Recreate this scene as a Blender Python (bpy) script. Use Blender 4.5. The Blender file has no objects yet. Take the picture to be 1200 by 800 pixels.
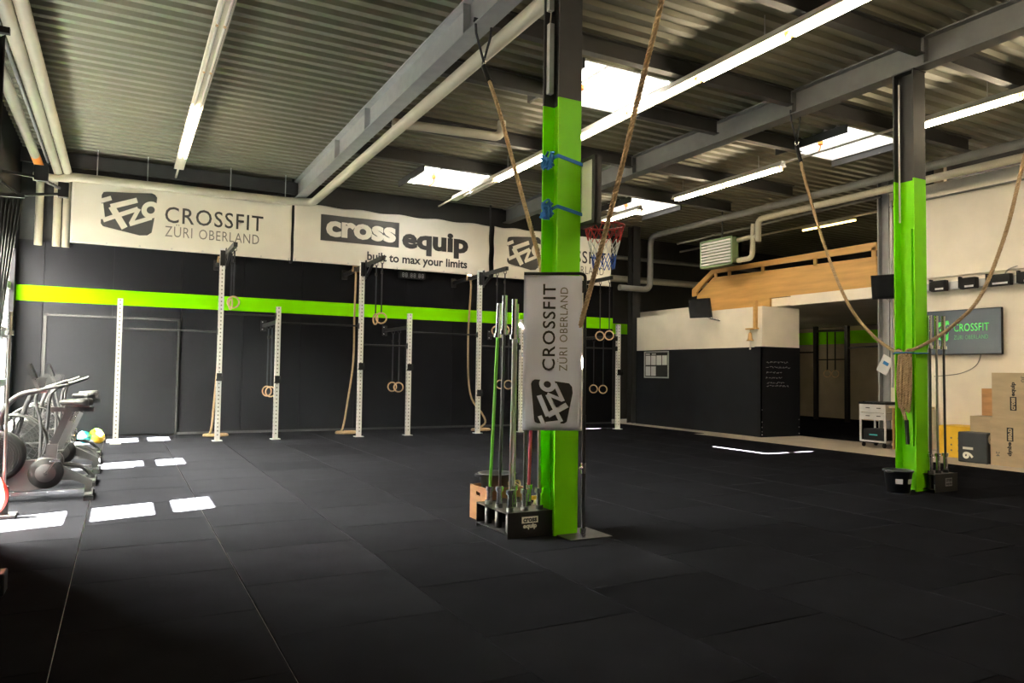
import bpy, math, random
from mathutils import Vector, Matrix
random.seed(7)
R = math.radians
scn = bpy.context.scene
col = scn.collection

# ------------------------------------------------------------------ camera
H = 1.41
YAW, PITCH, ROLL, FPX = .488228847, .0415709874, .0139990771, 859.964
fw = Vector((math.sin(YAW) * math.cos(PITCH), math.cos(YAW) * math.cos(PITCH), math.sin(PITCH)))
r0 = Vector((math.cos(YAW), -math.sin(YAW), 0)); u0 = r0.cross(fw)
rr = r0 * math.cos(ROLL) + u0 * math.sin(ROLL); uu = -r0 * math.sin(ROLL) + u0 * math.cos(ROLL)
cd = bpy.data.cameras.new('camera'); cam = bpy.data.objects.new('camera', cd); col.objects.link(cam)
cd.sensor_width = 36.0; cd.lens = FPX / 1200 * 36; cd.clip_start = .05; cd.clip_end = 200
cam.matrix_world = Matrix(((rr.x, uu.x, -fw.x, 0), (rr.y, uu.y, -fw.y, 0), (rr.z, uu.z, -fw.z, H), (0, 0, 0, 1)))
scn.camera = cam

# ------------------------------------------------------------------ world, sun, exposure
w = bpy.data.worlds.new('sky'); scn.world = w; w.use_nodes = True
bg = w.node_tree.nodes['Background']; bg.inputs[0].default_value = (1, .97, .92, 1); bg.inputs[1].default_value = 170.0
SUN = Vector((1, .268, -1.237)).normalized()
sd = bpy.data.lights.new('sun', 'SUN'); sd.energy = 6800; sd.angle = R(.55); sd.color = (1, .93, .82)
so = bpy.data.objects.new('sun', sd); col.objects.link(so); so.location = (-12, 0, 20)
so.rotation_euler = SUN.to_track_quat('-Z', 'Y').to_euler()
LX = -1.85                       # left window wall
BAYS = [[(7.23, 7.98, 1), (8.10, 8.85, 2), (8.97, 9.85, 2)],
        [(10.02, 10.93, 2), (11.05, 11.82, 1), (11.94, 12.78, 2)],
        [(12.96, 13.86, 2), (13.98, 14.83, 2), (14.95, 15.80, 1), (15.92, 16.72, 0)]]
SKYL = [(5.45, 7.0, 8.25, 9.75), (5.45, 7.0, 14.25, 15.75), (10.8, 12.3, 8.25, 9.75), (10.8, 12.3, 14.25, 15.75), (5.45, 7.0, 2.25, 3.75), (10.8, 12.3, 2.25, 3.75)]
vs = scn.view_settings
vs.view_transform = 'Standard'; vs.look = 'None'; vs.gamma = 1; vs.use_curve_mapping = False; vs.exposure = 0.0
cy = scn.cycles
cy.use_denoising = True; cy.max_bounces = 10; cy.diffuse_bounces = 5; cy.sample_clamp_indirect = 30; cy.min_light_bounces = 4; cy.min_transparent_bounces = 4; cy.blur_glossy = 1.0
cy.caustics_reflective = False; cy.caustics_refractive = False

# ------------------------------------------------------------------ materials
M = {}
def mat(name, c, rough=.6, metal=0, noise=0, scale=6, bump=0, bscale=60, spec=.5, rnd=0, stretch=(1, 1, 1), emit=None, es=0, coat=0):
    m = bpy.data.materials.new(name); m.use_nodes = True; nt = m.node_tree; p = nt.nodes['Principled BSDF']; L = nt.links.new
    p.inputs['Base Color'].default_value = (*c, 1); p.inputs['Roughness'].default_value = rough; p.inputs['Metallic'].default_value = metal
    p.inputs['Specular IOR Level'].default_value = spec; p.inputs['Coat Weight'].default_value = coat
    tc = nt.nodes.new('ShaderNodeTexCoord'); mp = nt.nodes.new('ShaderNodeMapping'); mp.inputs['Scale'].default_value = stretch; L(tc.outputs['Object'], mp.inputs[0])
    if noise or rnd:
        n = nt.nodes.new('ShaderNodeTexNoise'); n.inputs['Scale'].default_value = scale; n.inputs['Detail'].default_value = 5; L(mp.outputs[0], n.inputs['Vector'])
        mr = nt.nodes.new('ShaderNodeMapRange'); mr.inputs[1].default_value = .3; mr.inputs[2].default_value = .7; mr.inputs[3].default_value = 1 - noise; mr.inputs[4].default_value = 1 + noise; L(n.outputs[0], mr.inputs[0])
        v = mr.outputs[0]
        if rnd:
            oi = nt.nodes.new('ShaderNodeObjectInfo'); m2 = nt.nodes.new('ShaderNodeMapRange'); m2.inputs[3].default_value = 1 - rnd; m2.inputs[4].default_value = 1 + rnd; L(oi.outputs['Random'], m2.inputs[0])
            mu = nt.nodes.new('ShaderNodeMath'); mu.operation = 'MULTIPLY'; L(v, mu.inputs[0]); L(m2.outputs[0], mu.inputs[1]); v = mu.outputs[0]
        hs = nt.nodes.new('ShaderNodeHueSaturation'); hs.inputs['Color'].default_value = (*c, 1); L(v, hs.inputs['Value']); L(hs.outputs[0], p.inputs['Base Color'])
    if bump:
        n = nt.nodes.new('ShaderNodeTexNoise'); n.inputs['Scale'].default_value = bscale; n.inputs['Detail'].default_value = 4; L(mp.outputs[0], n.inputs['Vector'])
        b = nt.nodes.new('ShaderNodeBump'); b.inputs['Strength'].default_value = bump; b.inputs['Distance'].default_value = .01; L(n.outputs[0], b.inputs['Height']); L(b.outputs[0], p.inputs['Normal'])
    if emit:
        p.inputs['Emission Color'].default_value = (*emit, 1); p.inputs['Emission Strength'].default_value = es
    M[name] = m; return m
mat('rubber', (.0057, .0058, .0072), .55, noise=.25, scale=3, bump=.10, bscale=180, rnd=.14, spec=0)
mat('concrete', (.36, .31, .25), .5, noise=.12, scale=2.5, bump=.05)
mat('asphalt', (.018, .018, .018), .9, noise=.1, spec=.05)
mat('deck', (.155, .15, .112), .45, metal=.35, noise=.12, scale=1.2, stretch=(.4, 3, 1))
mat('steel_grey', (.30, .31, .32), .5, metal=.2, noise=.08)
mat('steel_mid', (.13, .133, .135), .55, spec=.3, noise=.08)
mat('steel_dark', (.030, .031, .033), .55, spec=.25, noise=.1)
mat('purlin', (.03, .03, .031), .6, noise=.1)
mat('dark_wall', (.0052, .0054, .0068), .65, spec=.03, noise=.08, scale=1.5, bump=.03)
mat('dark_frame', (.013, .013, .014), .6, spec=.15)
mat('void_wall', (.022, .022, .022), .8, noise=.1)
mat('green', (.19, .66, .0), .45, spec=.2, noise=.04, scale=2)
mat('green_stripe', (.24, .82, .0), .5, spec=.04, noise=.04, scale=2)
mat('white_wall', (.88, .82, .72), .6, noise=.05, scale=2, bump=.05, bscale=30)
mat('white_paint', (.82, .81, .78), .45, noise=.04, scale=4)
mat('cream_pipe', (.50, .47, .37), .5, noise=.06, scale=3)
mat('grey_pipe', (.22, .22, .21), .5, noise=.1, scale=3)
mat('vinyl', (.86, .83, .73), .45, noise=.04, scale=1.5, spec=.3)
mat('flag_cloth', (.74, .78, .95), .6, noise=.04, scale=3)
mat('print_black', (.012, .012, .013), .5)
mat('print_grey', (.16, .15, .13), .5)
mat('print_white', (.86, .83, .73), .5)
mat('black_metal', (.012, .012, .013), .45, metal=.0, spec=.25, noise=.1)
mat('black_plastic', (.007, .007, .008), .5, spec=.15, noise=.1)
mat('grey_plastic', (.035, .035, .037), .5, spec=.25, noise=.08)
mat('bike_grey', (.036, .036, .038), .5, spec=.3, noise=.08)
mat('chrome', (.70, .70, .70), .22, metal=1, noise=.04)
mat('steel_bar', (.50, .50, .50), .3, metal=1, noise=.06)
mat('dark_bar', (.08, .08, .085), .35, metal=.8, noise=.06)
mat('bar_green', (.12, .42, .03), .4, metal=.2, noise=.05)
mat('bar_pink', (.55, .05, .12), .4, metal=.2, noise=.05)
mat('bar_red', (.45, .02, .015), .4, metal=.2, noise=.05)
mat('strap', (.02, .022, .03), .8, noise=.1)
mat('beech', (.62, .42, .24), .5, noise=.12, scale=12)
mat('rope', (.40, .28, .16), .9, noise=.25, scale=40, bump=.6, bscale=90)
mat('rope_tan', (.50, .35, .20), .9, noise=.2, scale=40, bump=.6, bscale=90)
mat('wood_panel', (.62, .36, .12), .5, noise=.14, scale=3, stretch=(1, .3, 3), bump=.04)
mat('plywood', (.52, .41, .27), .6, noise=.12, scale=4, stretch=(1, .5, 2))
mat('crate_brown', (.26, .12, .045), .6, noise=.18, scale=5, stretch=(1, .5, 3))
mat('crate_wood', (.56, .30, .13), .6, noise=.18, scale=5, stretch=(1, .5, 3))
mat('foam_black', (.02, .022, .028), .6, noise=.1)
mat('yellow', (.80, .48, .02), .5, noise=.06)
mat('bucket', (.02, .024, .032), .4, noise=.15)
mat('blue_strap', (.02, .17, .50), .7, noise=.15)
mat('blue_net', (.03, .10, .50), .7)
mat('red_net', (.50, .03, .03), .7)
mat('white_net', (.75, .75, .75), .7)
mat('rim_red', (.30, .02, .02), .4)
mat('brass', (.55, .36, .16), .35, metal=.9, noise=.08)
mat('orange', (.90, .28, .03), .5)
mat('holder', (.80, .55, .28), .5)
mat('heater_green', (.22, .32, .17), .5, noise=.05)
mat('screen', (.012, .013, .015), .12, noise=.02)
mat('tv_screen', (.035, .042, .05), .25, spec=.2, noise=.05, emit=(.30, .36, .42), es=.10)
mat('logo_light', (.10, .65, .12), .5, emit=(.10, .75, .16), es=.38)
mat('logo_dim', (.08, .35, .12), .5, emit=(.07, .40, .12), es=.22)
mat('red_rubber', (.75, .06, .04), .5, noise=.06)
mat('teal', (.02, .32, .36), .5, noise=.06)
mat('vinyl_seat', (.02, .02, .021), .5, spec=.25, noise=.08)
mat('chalk', (.45, .45, .45), .9)
mat('chalkboard', (.010, .011, .014), .6, spec=.08, noise=.12, scale=2)
mat('paper', (.72, .72, .74), .7, noise=.03)
mat('cart_white', (.62, .63, .64), .4, noise=.08)
mat('galvanised', (.50, .51, .52), .4, metal=.5, noise=.1)
mat('curtain', (.014, .014, .014), .9, noise=.1)
mat('sill_beige', (.42, .37, .30), .6, noise=.05)
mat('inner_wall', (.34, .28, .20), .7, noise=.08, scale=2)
mat('ceramic', (.75, .70, .60), .4, noise=.04)
mat('led_grey', (.20, .20, .21), .4)
mat('housing', (.80, .74, .60), .4, noise=.04)
mat('tube_off', (.75, .70, .60), .3, noise=.02)
mat('tube_lit', (.9, .85, .75), .3, noise=.02, emit=(1, .84, .58), es=60)
mat('tube_inner_fill', (.9, .85, .75), .3, noise=.02, emit=(1, .84, .58), es=70)
mat('tube_warm', (.9, .8, .5), .3, noise=.02, emit=(1, .75, .25), es=9)
mat('cord', (.25, .24, .22), .6, noise=.05)
def glassy(name, trans_col, gl, translucent=None):
    m = bpy.data.materials.new(name); m.use_nodes = True; nt = m.node_tree; nt.nodes.remove(nt.nodes['Principled BSDF']); out = nt.nodes['Material Output']; L = nt.links.new
    if translucent:
        a = nt.nodes.new('ShaderNodeBsdfTranslucent'); a.inputs[0].default_value = (*translucent, 1)
    else:
        a = nt.nodes.new('ShaderNodeBsdfTransparent'); a.inputs[0].default_value = (*trans_col, 1)
    g = nt.nodes.new('ShaderNodeBsdfGlossy'); g.inputs['Roughness'].default_value = .05
    mx = nt.nodes.new('ShaderNodeMixShader'); mx.inputs[0].default_value = gl
    L(a.outputs[0], mx.inputs[1]); L(g.outputs[0], mx.inputs[2]); L(mx.outputs[0], out.inputs[0]); M[name] = m
glassy('glass', (.92, .95, .94), .06)
glassy('frosted', None, .03, (.80, .80, .79))
glassy('opal', None, .03, (.055, .056, .058))
glassy('diffuser', None, .0, (.92, .91, .88))

# ------------------------------------------------------------------ mesh helpers
def V(*a): return Vector(a[0]) if len(a) == 1 else Vector(a)
class MB:
    def __init__(s): s.v = []; s.f = []; s.s = []
    def add(s, vs, fs, smooth=False):
        n = len(s.v); s.v += [tuple(q) for q in vs]; s.f += [[i + n for i in f] for f in fs]; s.s += [smooth] * len(fs); return s
    def box(s, a, b):
        x0, x1 = sorted((a[0], b[0])); y0, y1 = sorted((a[1], b[1])); z0, z1 = sorted((a[2], b[2]))
        return s.add([(x0, y0, z0), (x1, y0, z0), (x1, y1, z0), (x0, y1, z0), (x0, y0, z1), (x1, y0, z1), (x1, y1, z1), (x0, y1, z1)],
                     [(0, 3, 2, 1), (4, 5, 6, 7), (0, 1, 5, 4), (1, 2, 6, 5), (2, 3, 7, 6), (3, 0, 4, 7)])
    def bar(s, a, b, w, h=None, up=(0, 0, 1)):
        a = V(a); b = V(b); h = h or w; d = (b - a).normalized(); up = V(up)
        if abs(d.dot(up)) > .98: up = V(0, 1, 0)
        sx = d.cross(up).normalized() * w / 2; sy = sx.cross(d).normalized() * h / 2
        q = [a - sx - sy, a + sx - sy, a + sx + sy, a - sx + sy, b - sx - sy, b + sx - sy, b + sx + sy, b - sx + sy]
        return s.add(q, [(0, 1, 2, 3), (7, 6, 5, 4), (0, 4, 5, 1), (1, 5, 6, 2), (2, 6, 7, 3), (3, 7, 4, 0)])
    def cyl(s, a, b, r, n=12, r2=None, caps=True):
        a = V(a); b = V(b); r2 = r if r2 is None else r2; d = (b - a).normalized()
        e = d.orthogonal().normalized(); g = d.cross(e)
        ra = [a + (e * math.cos(t) + g * math.sin(t)) * r for t in [2 * math.pi * i / n for i in range(n)]]
        rb = [b + (e * math.cos(t) + g * math.sin(t)) * r2 for t in [2 * math.pi * i / n for i in range(n)]]
        s.add(ra + rb, [(i, (i + 1) % n, n + (i + 1) % n, n + i) for i in range(n)], True)
        if caps: s.add(ra, [tuple(range(n))[::-1]]); s.add(rb, [tuple(range(n))])
        return s
    def tube(s, pts, r, n=8, closed=False):
        pts = [V(p) for p in pts]; k = len(pts); rings = []; e = None
        for i, p in enumerate(pts):
            a = pts[(i - 1) % k] if closed or i > 0 else p; b = pts[(i + 1) % k] if closed or i < k - 1 else p
            d = (b - a).normalized()
            e = d.orthogonal().normalized() if e is None else (e - d * e.dot(d)).normalized()
            g = d.cross(e); rad = r[i] if isinstance(r, (list, tuple)) else r
            rings.append([p + (e * math.cos(t) + g * math.sin(t)) * rad for t in [2 * math.pi * j / n for j in range(n)]])
        vs = [q for ring in rings for q in ring]; fs = []
        for i in range(k if closed else k - 1):
            for j in range(n): fs.append((i * n + j, i * n + (j + 1) % n, ((i + 1) % k) * n + (j + 1) % n, ((i + 1) % k) * n + j))
        s.add(vs, fs, True)
        if not closed: s.add(rings[0], [tuple(range(n))[::-1]]); s.add(rings[-1], [tuple(range(n))])
        return s
    def lathe(s, prof, c, n=24, axis=(0, 0, 1)):
        d = V(axis).normalized(); e = d.orthogonal().normalized(); g = d.cross(e); c = V(c); vs = []; fs = []
        for (r, h) in prof:
            for j in range(n):
                t = 2 * math.pi * j / n; vs.append(c + d * h + (e * math.cos(t) + g * math.sin(t)) * max(r, .0005))
        for i in range(len(prof) - 1):
            for j in range(n): fs.append((i * n + j, i * n + (j + 1) % n, (i + 1) * n + (j + 1) % n, (i + 1) * n + j))
        return s.add(vs, fs, True)
    def prism(s, poly, fn, d0, d1):
        """poly: 2D points; fn(a, b, d) -> 3D"""
        n = len(poly); A = [fn(a, b, d0) for a, b in poly]; B = [fn(a, b, d1) for a, b in poly]
        s.add(A, [tuple(range(n))[::-1]]); s.add(B, [tuple(range(n))])
        return s.add(A + B, [(i, (i + 1) % n, n + (i + 1) % n, n + i) for i in range(n)])
    def ball(s, c, r, n=16, sq=(1, 1, 1)):
        vs = []; fs = []; m = n // 2
        for i in range(m + 1):
            ph = math.pi * i / m
            for j in range(n):
                t = 2 * math.pi * j / n; vs.append((c[0] + r * sq[0] * math.sin(ph) * math.cos(t), c[1] + r * sq[1] * math.sin(ph) * math.sin(t), c[2] + r * sq[2] * math.cos(ph)))
        for i in range(m):
            for j in range(n): fs.append((i * n + j, (i + 1) * n + j, (i + 1) * n + (j + 1) % n, i * n + (j + 1) % n))
        return s.add(vs, fs, True)
    def ring(s, c, rad, r, axis=(0, 1, 0), n=24, m=8):
        d = V(axis).normalized(); e = d.orthogonal().normalized(); g = d.cross(e)
        return s.tube([V(c) + (e * math.cos(t) + g * math.sin(t)) * rad for t in [2 * math.pi * i / n for i in range(n)]], r, m, True)
    def build(s, name, m, parent=None, bevel=0, kind=None):
        off = V(0, 0, 0); q = parent
        while q is not None: off += q.location; q = q.parent
        me = bpy.data.meshes.new(name); me.from_pydata([(a - off.x, b - off.y, c - off.z) for a, b, c in s.v], [], s.f); me.update()
        me.polygons.foreach_set('use_smooth', s.s); me.materials.append(M[m])
        o = bpy.data.objects.new(name, me); col.objects.link(o); o.parent = parent
        if bevel:
            b = o.modifiers.new('bevel', 'BEVEL'); b.width = bevel; b.segments = 2; b.limit_method = 'ANGLE'
        if kind: o['kind'] = kind
        return o
def tag(o, label, cat, group=None):
    o['label'] = label; o['category'] = cat
    if group: o['group'] = group
    return o
def thing(name, loc, label, cat, group=None):
    o = bpy.data.objects.new(name, None); col.objects.link(o); o.location = loc; o.empty_display_size = .1
    return tag(o, label, cat, group)
def struct(o): o['kind'] = 'structure'; return o
def sroot(name, loc=(0, 0, 0)):
    o = bpy.data.objects.new(name, None); col.objects.link(o); o.location = loc; o['kind'] = 'structure'; return o
def copy_tree(o, parent=None):
    c = o.copy(); col.objects.link(c); c.parent = parent
    for ch in list(o.children): copy_tree(ch, c)
    return c
def BX(a, b): return MB().box(a, b)

def text_obj(name, txt, m, parent, place, rect, bold=0, space=1.0):
    """flat lettering fitted into rect (u0,u1,v0,v1) of a surface; place(u,v) -> 3D"""
    cu = bpy.data.curves.new(name, 'FONT'); cu.body = txt; cu.size = 1; cu.offset = bold; cu.space_character = space; cu.resolution_u = 3
    t = bpy.data.objects.new(name, cu); col.objects.link(t); bpy.context.view_layer.update()
    me = bpy.data.meshes.new_from_object(t.evaluated_get(bpy.context.evaluated_depsgraph_get()))
    bpy.data.objects.remove(t); bpy.data.curves.remove(cu)
    xs = [v.co.x for v in me.vertices]; ys = [v.co.y for v in me.vertices]
    x0, x1, y0, y1 = min(xs), max(xs), min(ys), max(ys); mb = MB()
    vs = [place(rect[0] + (v.co.x - x0) / (x1 - x0) * (rect[1] - rect[0]), rect[2] + (v.co.y - y0) / (y1 - y0) * (rect[3] - rect[2])) for v in me.vertices]
    mb.add(vs, [list(p.vertices) for p in me.polygons]); bpy.data.meshes.remove(me)
    return mb.build(name, m, parent)
def stroke2(a, b, w):
    a = V(a[0], a[1], 0); b = V(b[0], b[1], 0); n = (b - a).normalized(); n = V(-n.y, n.x, 0) * w / 2
    return [(p.x, p.y) for p in (a - n, b - n, b + n, a + n)]
def emblem(parent, place, plate_m, line_m, d0=.003, d1=.005):
    """rounded badge with slanted white letter strokes; place(a, b, d) with a, b in 0..1"""
    P = [(0, .22), (.04, .15), (.70, 0), (.84, .02), (.92, .10), (.99, .72), (1, 1.02), (.96, 1.09), (.90, 1.12), (.10, 1.03), (.03, 1.01), (0, .93)]
    D = []                                   # outline walked finely, plate laid as rings so that it follows the cloth
    for (a, b), (c, d) in zip(P, P[1:] + P[:1]):
        for k in range(4): D.append((a + (c - a) * k / 4, b + (d - b) * k / 4))
    n = len(D); cx, cy_ = .5, .55; mb = MB(); vs = [place(cx + (a - cx) * f, cy_ + (b - cy_) * f, d0) for f in (1, .85, .7, .55, .4, .25, .1) for a, b in D]
    mb.add(vs, [(r * n + i, r * n + (i + 1) % n, (r + 1) * n + (i + 1) % n, (r + 1) * n + i) for r in range(6) for i in range(n)] + [tuple(range(6 * n, 7 * n))]); pl = mb.build('badge', plate_m, parent)
    def q(x, y): return ((x - 105) / 335, 1 - (y - 85 - .1 * (x - 105)) / 262)
    mb = MB()
    for a, b, ww in [((103, 142), (162, 122), 30), ((104, 160), (118, 262), 24), ((118, 270), (325, 190), 30), ((165, 178), (248, 322), 40), ((160, 180), (318, 132), 36), ((330, 190), (284, 290), 26), ((276, 296), (410, 250), 28)]:
        c = stroke2(a, b, ww); K = 8
        vs = [place(*q(c[i][0] + (c[j][0] - c[i][0]) * k / K, c[i][1] + (c[j][1] - c[i][1]) * k / K), d1) for i, j in ((0, 1), (3, 2)) for k in range(K + 1)]
        mb.add(vs, [(k, k + 1, K + 2 + k, K + 1 + k) for k in range(K)])
    n = 24; O = [place(*q(403 + 58 * math.cos(t), 198 + 58 * math.sin(t)), d1) for t in [2 * math.pi * i / n for i in range(n)]]
    I = [place(*q(403 + 25 * math.cos(t), 198 + 25 * math.sin(t)), d1) for t in [2 * math.pi * i / n for i in range(n)]]
    mb.add(O + I, [(i, (i + 1) % n, n + (i + 1) % n, n + i) for i in range(n)])
    mb.build('letter_strokes', line_m, pl)

# ================================================================== SETTING
X1 = 14.2; YB = 17.0; ZC = 5.70; Y0 = -4.0; XR = 21.5; YF = 18.6
fl = struct(BX((-2.1, Y0 - .2, -.25), (XR + .2, YF + .2, -.01)).build('floor', 'concrete'))
# rubber tiles, one metre square, laid with a half-tile stagger
shared = {}
rest = MB()
for k in range(-2, 13):
    xa = -.25 + k; xb = xa + 1
    yoff = .55 if k % 2 == 0 else .05
    j = -5
    while j < 18:
        ya = j + yoff; yb = ya + 1; j += 1
        if yb < Y0 or ya > YB: continue
        lim = 12.5 if ya > 12.9 else 12.1
        a0, a1, b0, b1 = max(xa, LX + .02), min(xb, lim), max(ya, Y0 + .02), min(yb, YB - .02)
        if a1 - a0 < .03 or b1 - b0 < .03: continue
        g = .0025
        if yb < 1.2:
            rest.box((a0 + g, b0 + g, -.01), (a1 - g, b1 - g, 0)); continue
        key = (round(a1 - a0, 3), round(b1 - b0, 3))
        if key not in shared:
            hx, hy = key[0] / 2 - g, key[1] / 2 - g; c = .003; mb = MB()
            mb.add([(-hx, -hy, -.01), (hx, -hy, -.01), (hx, hy, -.01), (-hx, hy, -.01), (-hx, -hy, -c), (hx, -hy, -c), (hx, hy, -c), (-hx, hy, -c),
                    (-hx + c, -hy + c, 0), (hx - c, -hy + c, 0), (hx - c, hy - c, 0), (-hx + c, hy - c, 0)],
                   [(8, 9, 10, 11)] + [(i, (i + 1) % 4, 4 + (i + 1) % 4, 4 + i) for i in range(4)] + [(4 + i, 4 + (i + 1) % 4, 8 + (i + 1) % 4, 8 + i) for i in range(4)])
            o = mb.build('rubber_tile', 'rubber', fl); shared[key] = o.data
        else:
            o = bpy.data.objects.new('rubber_tile', shared[key]); col.objects.link(o); o.parent = fl
        o.location = ((a0 + a1) / 2, (b0 + b1) / 2, 0)
rest.build('rubber_tiles_behind', 'rubber', fl, kind='stuff')
BX((X1 + .12, 9.0, -.01), (XR, YF, -.002)).build('rubber_mat', 'rubber', fl)

struct(BX((-60, -30, -.3), (-2.1, 50, -.12)).build('ground_outside', 'asphalt'))
# added unseen outside for light: translucent awning along the glazing, open in front of the three sunny pane columns, and a wall blocking low sky
aw = thing('diffuser', (-4.5, 12, 4.2), 'pale translucent awning added unseen outside to spread daylight onto the floor', 'diffuser')
slots = [(7.23, 7.98), (11.05, 11.82), (14.95, 15.80)]; edges = [v for q in slots for v in q][1:] + [19.5]
for a, b in zip(edges[::2], edges[1::2]):
    f = lambda X, Y: (X, Y + .268 * (X + 1.85))
    MB().prism([f(-2.06, a), f(-2.06, b), f(-4.6, b), f(-4.6, a)], lambda p, q, d: (p, q, 4.2 + d), 0, .01).build('diffuser_sheet', 'diffuser', aw)
for y in (3.6, 9.2, 13.0, 18.6): MB().bar((-4.6, y, 4.15), (-4.6, y, -.12), .08).build('post', 'steel_grey', aw)
MB().bar((-4.6, 3.0, 4.15), (-4.6, 19.0, 4.15), .08).build('edge_rail', 'steel_grey', aw)
tag(BX((-9.8, -30, -.12), (-9.5, 50, 10.2)).build('sky_block_wall', 'asphalt'), 'plain wall added unseen outside the glazing to block low sky', 'wall')
# ceiling: trapezoidal steel deck, ribs along X, with openings for the skylights
ce = sroot('ceiling')
mb = MB(); per = .25; n = int((YF - Y0) / per) + 1
for i in range(n):
    ys = Y0 + i * per
    xs = [-2.2, XR + .2]; segs = [(-2.2, XR + .2)]
    cuts = sorted([(x0, x1) for x0, x1, y0, y1 in SKYL if ys >= y0 - .01 and ys + per <= y1 + .01])
    if cuts:
        segs = []; a = -2.2
        for c0, c1 in cuts: segs.append((a, c0)); a = c1
        segs.append((a, XR + .2))
    pr = [(0, 0), (.10, 0), (.135, .055), (.215, .055), (.25, 0)]
    for a, b in segs:
        for (p, q), (p2, q2) in zip(pr, pr[1:]):
            mb.add([(a, ys + p, ZC + q), (a, ys + p2, ZC + q2), (b, ys + p2, ZC + q2), (b, ys + p, ZC + q)], [(0, 1, 2, 3)])
mb.build('roof_deck', 'deck', ce)
mb = MB()      # roof build-up above the deck keeps the daylight out
xs = [-2.2, 5.44, 7.01, 10.79, 12.31, XR + .2]; ysl = [Y0 - .2, 2.24, 3.76, 8.24, 9.76, 14.24, 15.76, YF + .2]
for i in range(5):
    for j in range(7):
        if i in (1, 3) and j in (1, 3, 5): continue
        mb.box((xs[i], ysl[j], ZC + .065), (xs[i + 1], ysl[j + 1], ZC + .2))
mb.build('roof_insulation', 'void_wall', ce)

# skylights: white kerb, opal cover lifted slightly along two edges, orange pull
for i, (x0, x1, y0, y1) in enumerate(SKYL):
    wr = sroot('window_%d' % (i + 1), ((x0 + x1) / 2, (y0 + y1) / 2, ZC))
    t = .03; mb = MB(); zt = 5.99
    mb.box((x0, y0, ZC - .02), (x0 + t, y1, zt)).box((x1 - t, y0, ZC - .02), (x1, y1, zt)).box((x0 + t, y0, ZC - .02), (x1 - t, y0 + t, zt)).box((x0 + t, y1 - t, ZC - .02), (x1 - t, y1, zt))
    mb.build('window_frame', 'white_paint', wr)
    xm = (x0 + x1) / 2
    gx, gy = (.07, .05) if x0 < 8 and y0 > 5 else (.0, .0)
    BX((x0 + t + gx, y0 + t + gy, zt - .02), (xm - .02, y1, zt)).build('pane', 'opal', wr)
    BX((xm + .02, y0 + t + gy, zt - .02), (x1, y1, zt)).build('pane', 'opal', wr)
    BX((xm - .02, y0, zt - .035), (xm + .02, y1, zt + .005)).build('glazing_bar', 'white_paint', wr)
    hx, hy = x0 + .62, y1 - .45
    mb = MB().cyl((hx, hy, 5.80), (hx, hy, 5.74), .05, 10).cyl((hx, hy, 5.97), (hx, hy, 5.80), .008, 6).tube([(hx, hy, 5.74), (hx + .01, hy + .02, 5.66), (hx - .03, hy + .05, 5.60), (hx - .07, hy + .05, 5.58)], .014, 6)
    mb.build('pull_handle', 'orange', wr)

# left wall with three glazed bays
wl = sroot('wall_left'); mb = MB()
rows = [(.25, 1.03), (1.15, 1.92), (2.10, 2.84), (2.98, 3.61)]
cur = Y0 - .2
for b in BAYS:
    mb.box((LX - .2, cur, 0), (LX, b[0][0], ZC + .1)); cur = b[-1][1]
    mb.box((LX - .2, b[0][0], 0), (LX, cur, .25)).box((LX - .2, b[0][0], 3.61), (LX, cur, ZC + .1))
mb.box((LX - .2, cur, 0), (LX, YF + .2, ZC + .1)); mb.build('wall_body', 'dark_wall', wl)
for i, b in enumerate(BAYS):
    wr = sroot('window_%d' % (i + 7), (LX, (b[0][0] + b[-1][1]) / 2, .25)); mb = MB()
    for (y0, y1, c), nx in zip(b, b[1:]): mb.box((LX - .13, y1, .25), (LX - .05, nx[0], 3.61))
    for (z0, z1), nx in zip(rows, rows[1:]): mb.box((LX - .128, b[0][0], z1), (LX - .052, b[-1][1], nx[0]))
    mb.build('window_frame', 'steel_grey', wr)
    for y0, y1, clear in b:
        for z0, z1 in rows: BX((LX - .095, y0 - .003, z0 - .003), (LX - .085, y1 + .003, z1 + .003)).build('pane', 'glass' if clear else 'frosted', wr)

# back wall: dark panels, green stripe, sliding door
wb = sroot('wall_back')
ZW = 3.86
joints = [-1.85, -1.40, -.2, 1.08, 2.33, 3.58, 4.83, 6.08, 7.33, 8.58, 9.83, 11.08, 12.25]
for a, b in zip(joints, joints[1:]):
    BX((a + .003, YB, 0), (b - .003, YB + .06, ZW)).build('wall_panel', 'dark_wall', wb)
BX((-1.85, YB + .05, 0), (12.25, YB + .12, ZW)).build('wall_backing', 'void_wall', wb)
BX((12.20, YB + .06, 0), (12.25, YF, ZW)).build('wall_end', 'dark_wall', wb)
BX((-1.85, YB - .004, 2.665), (12.25, YB + .01, 2.97)).build('painted_stripe', 'green_stripe', wb)
BX((-2.05, YF, 0), (XR + .2, YF + .2, ZC + .1)).build('rear_wall', 'void_wall', wb)
BX((12.26, YF - .01, 2.64), (14.6, YF + .01, 2.96)).build('painted_stripe', 'green_stripe', wb)
BX((-1.85, YB + .12, ZW), (12.25, YB + .2, ZC)).build('upper_wall', 'void_wall', wb)
dr = sroot('door_1', (-.15, YB, 0))
BX((-1.32, YB - .03, .03), (1.02, YB - .006, 2.385)).build('door_leaf', 'dark_wall', dr, bevel=.004)
mb = BX((-1.37, YB - .05, 0), (-1.325, YB - .004, 2.43)).box((1.025, YB - .05, 0), (1.06, YB - .004, 2.43)).box((-1.37, YB - .05, 2.39), (1.06, YB - .004, 2.43)); mb.build('door_frame', 'dark_frame', dr)
BX((-1.29, YB - .045, 1.02), (-1.21, YB - .03, 1.12)).build('door_handle', 'steel_grey', dr)
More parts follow.
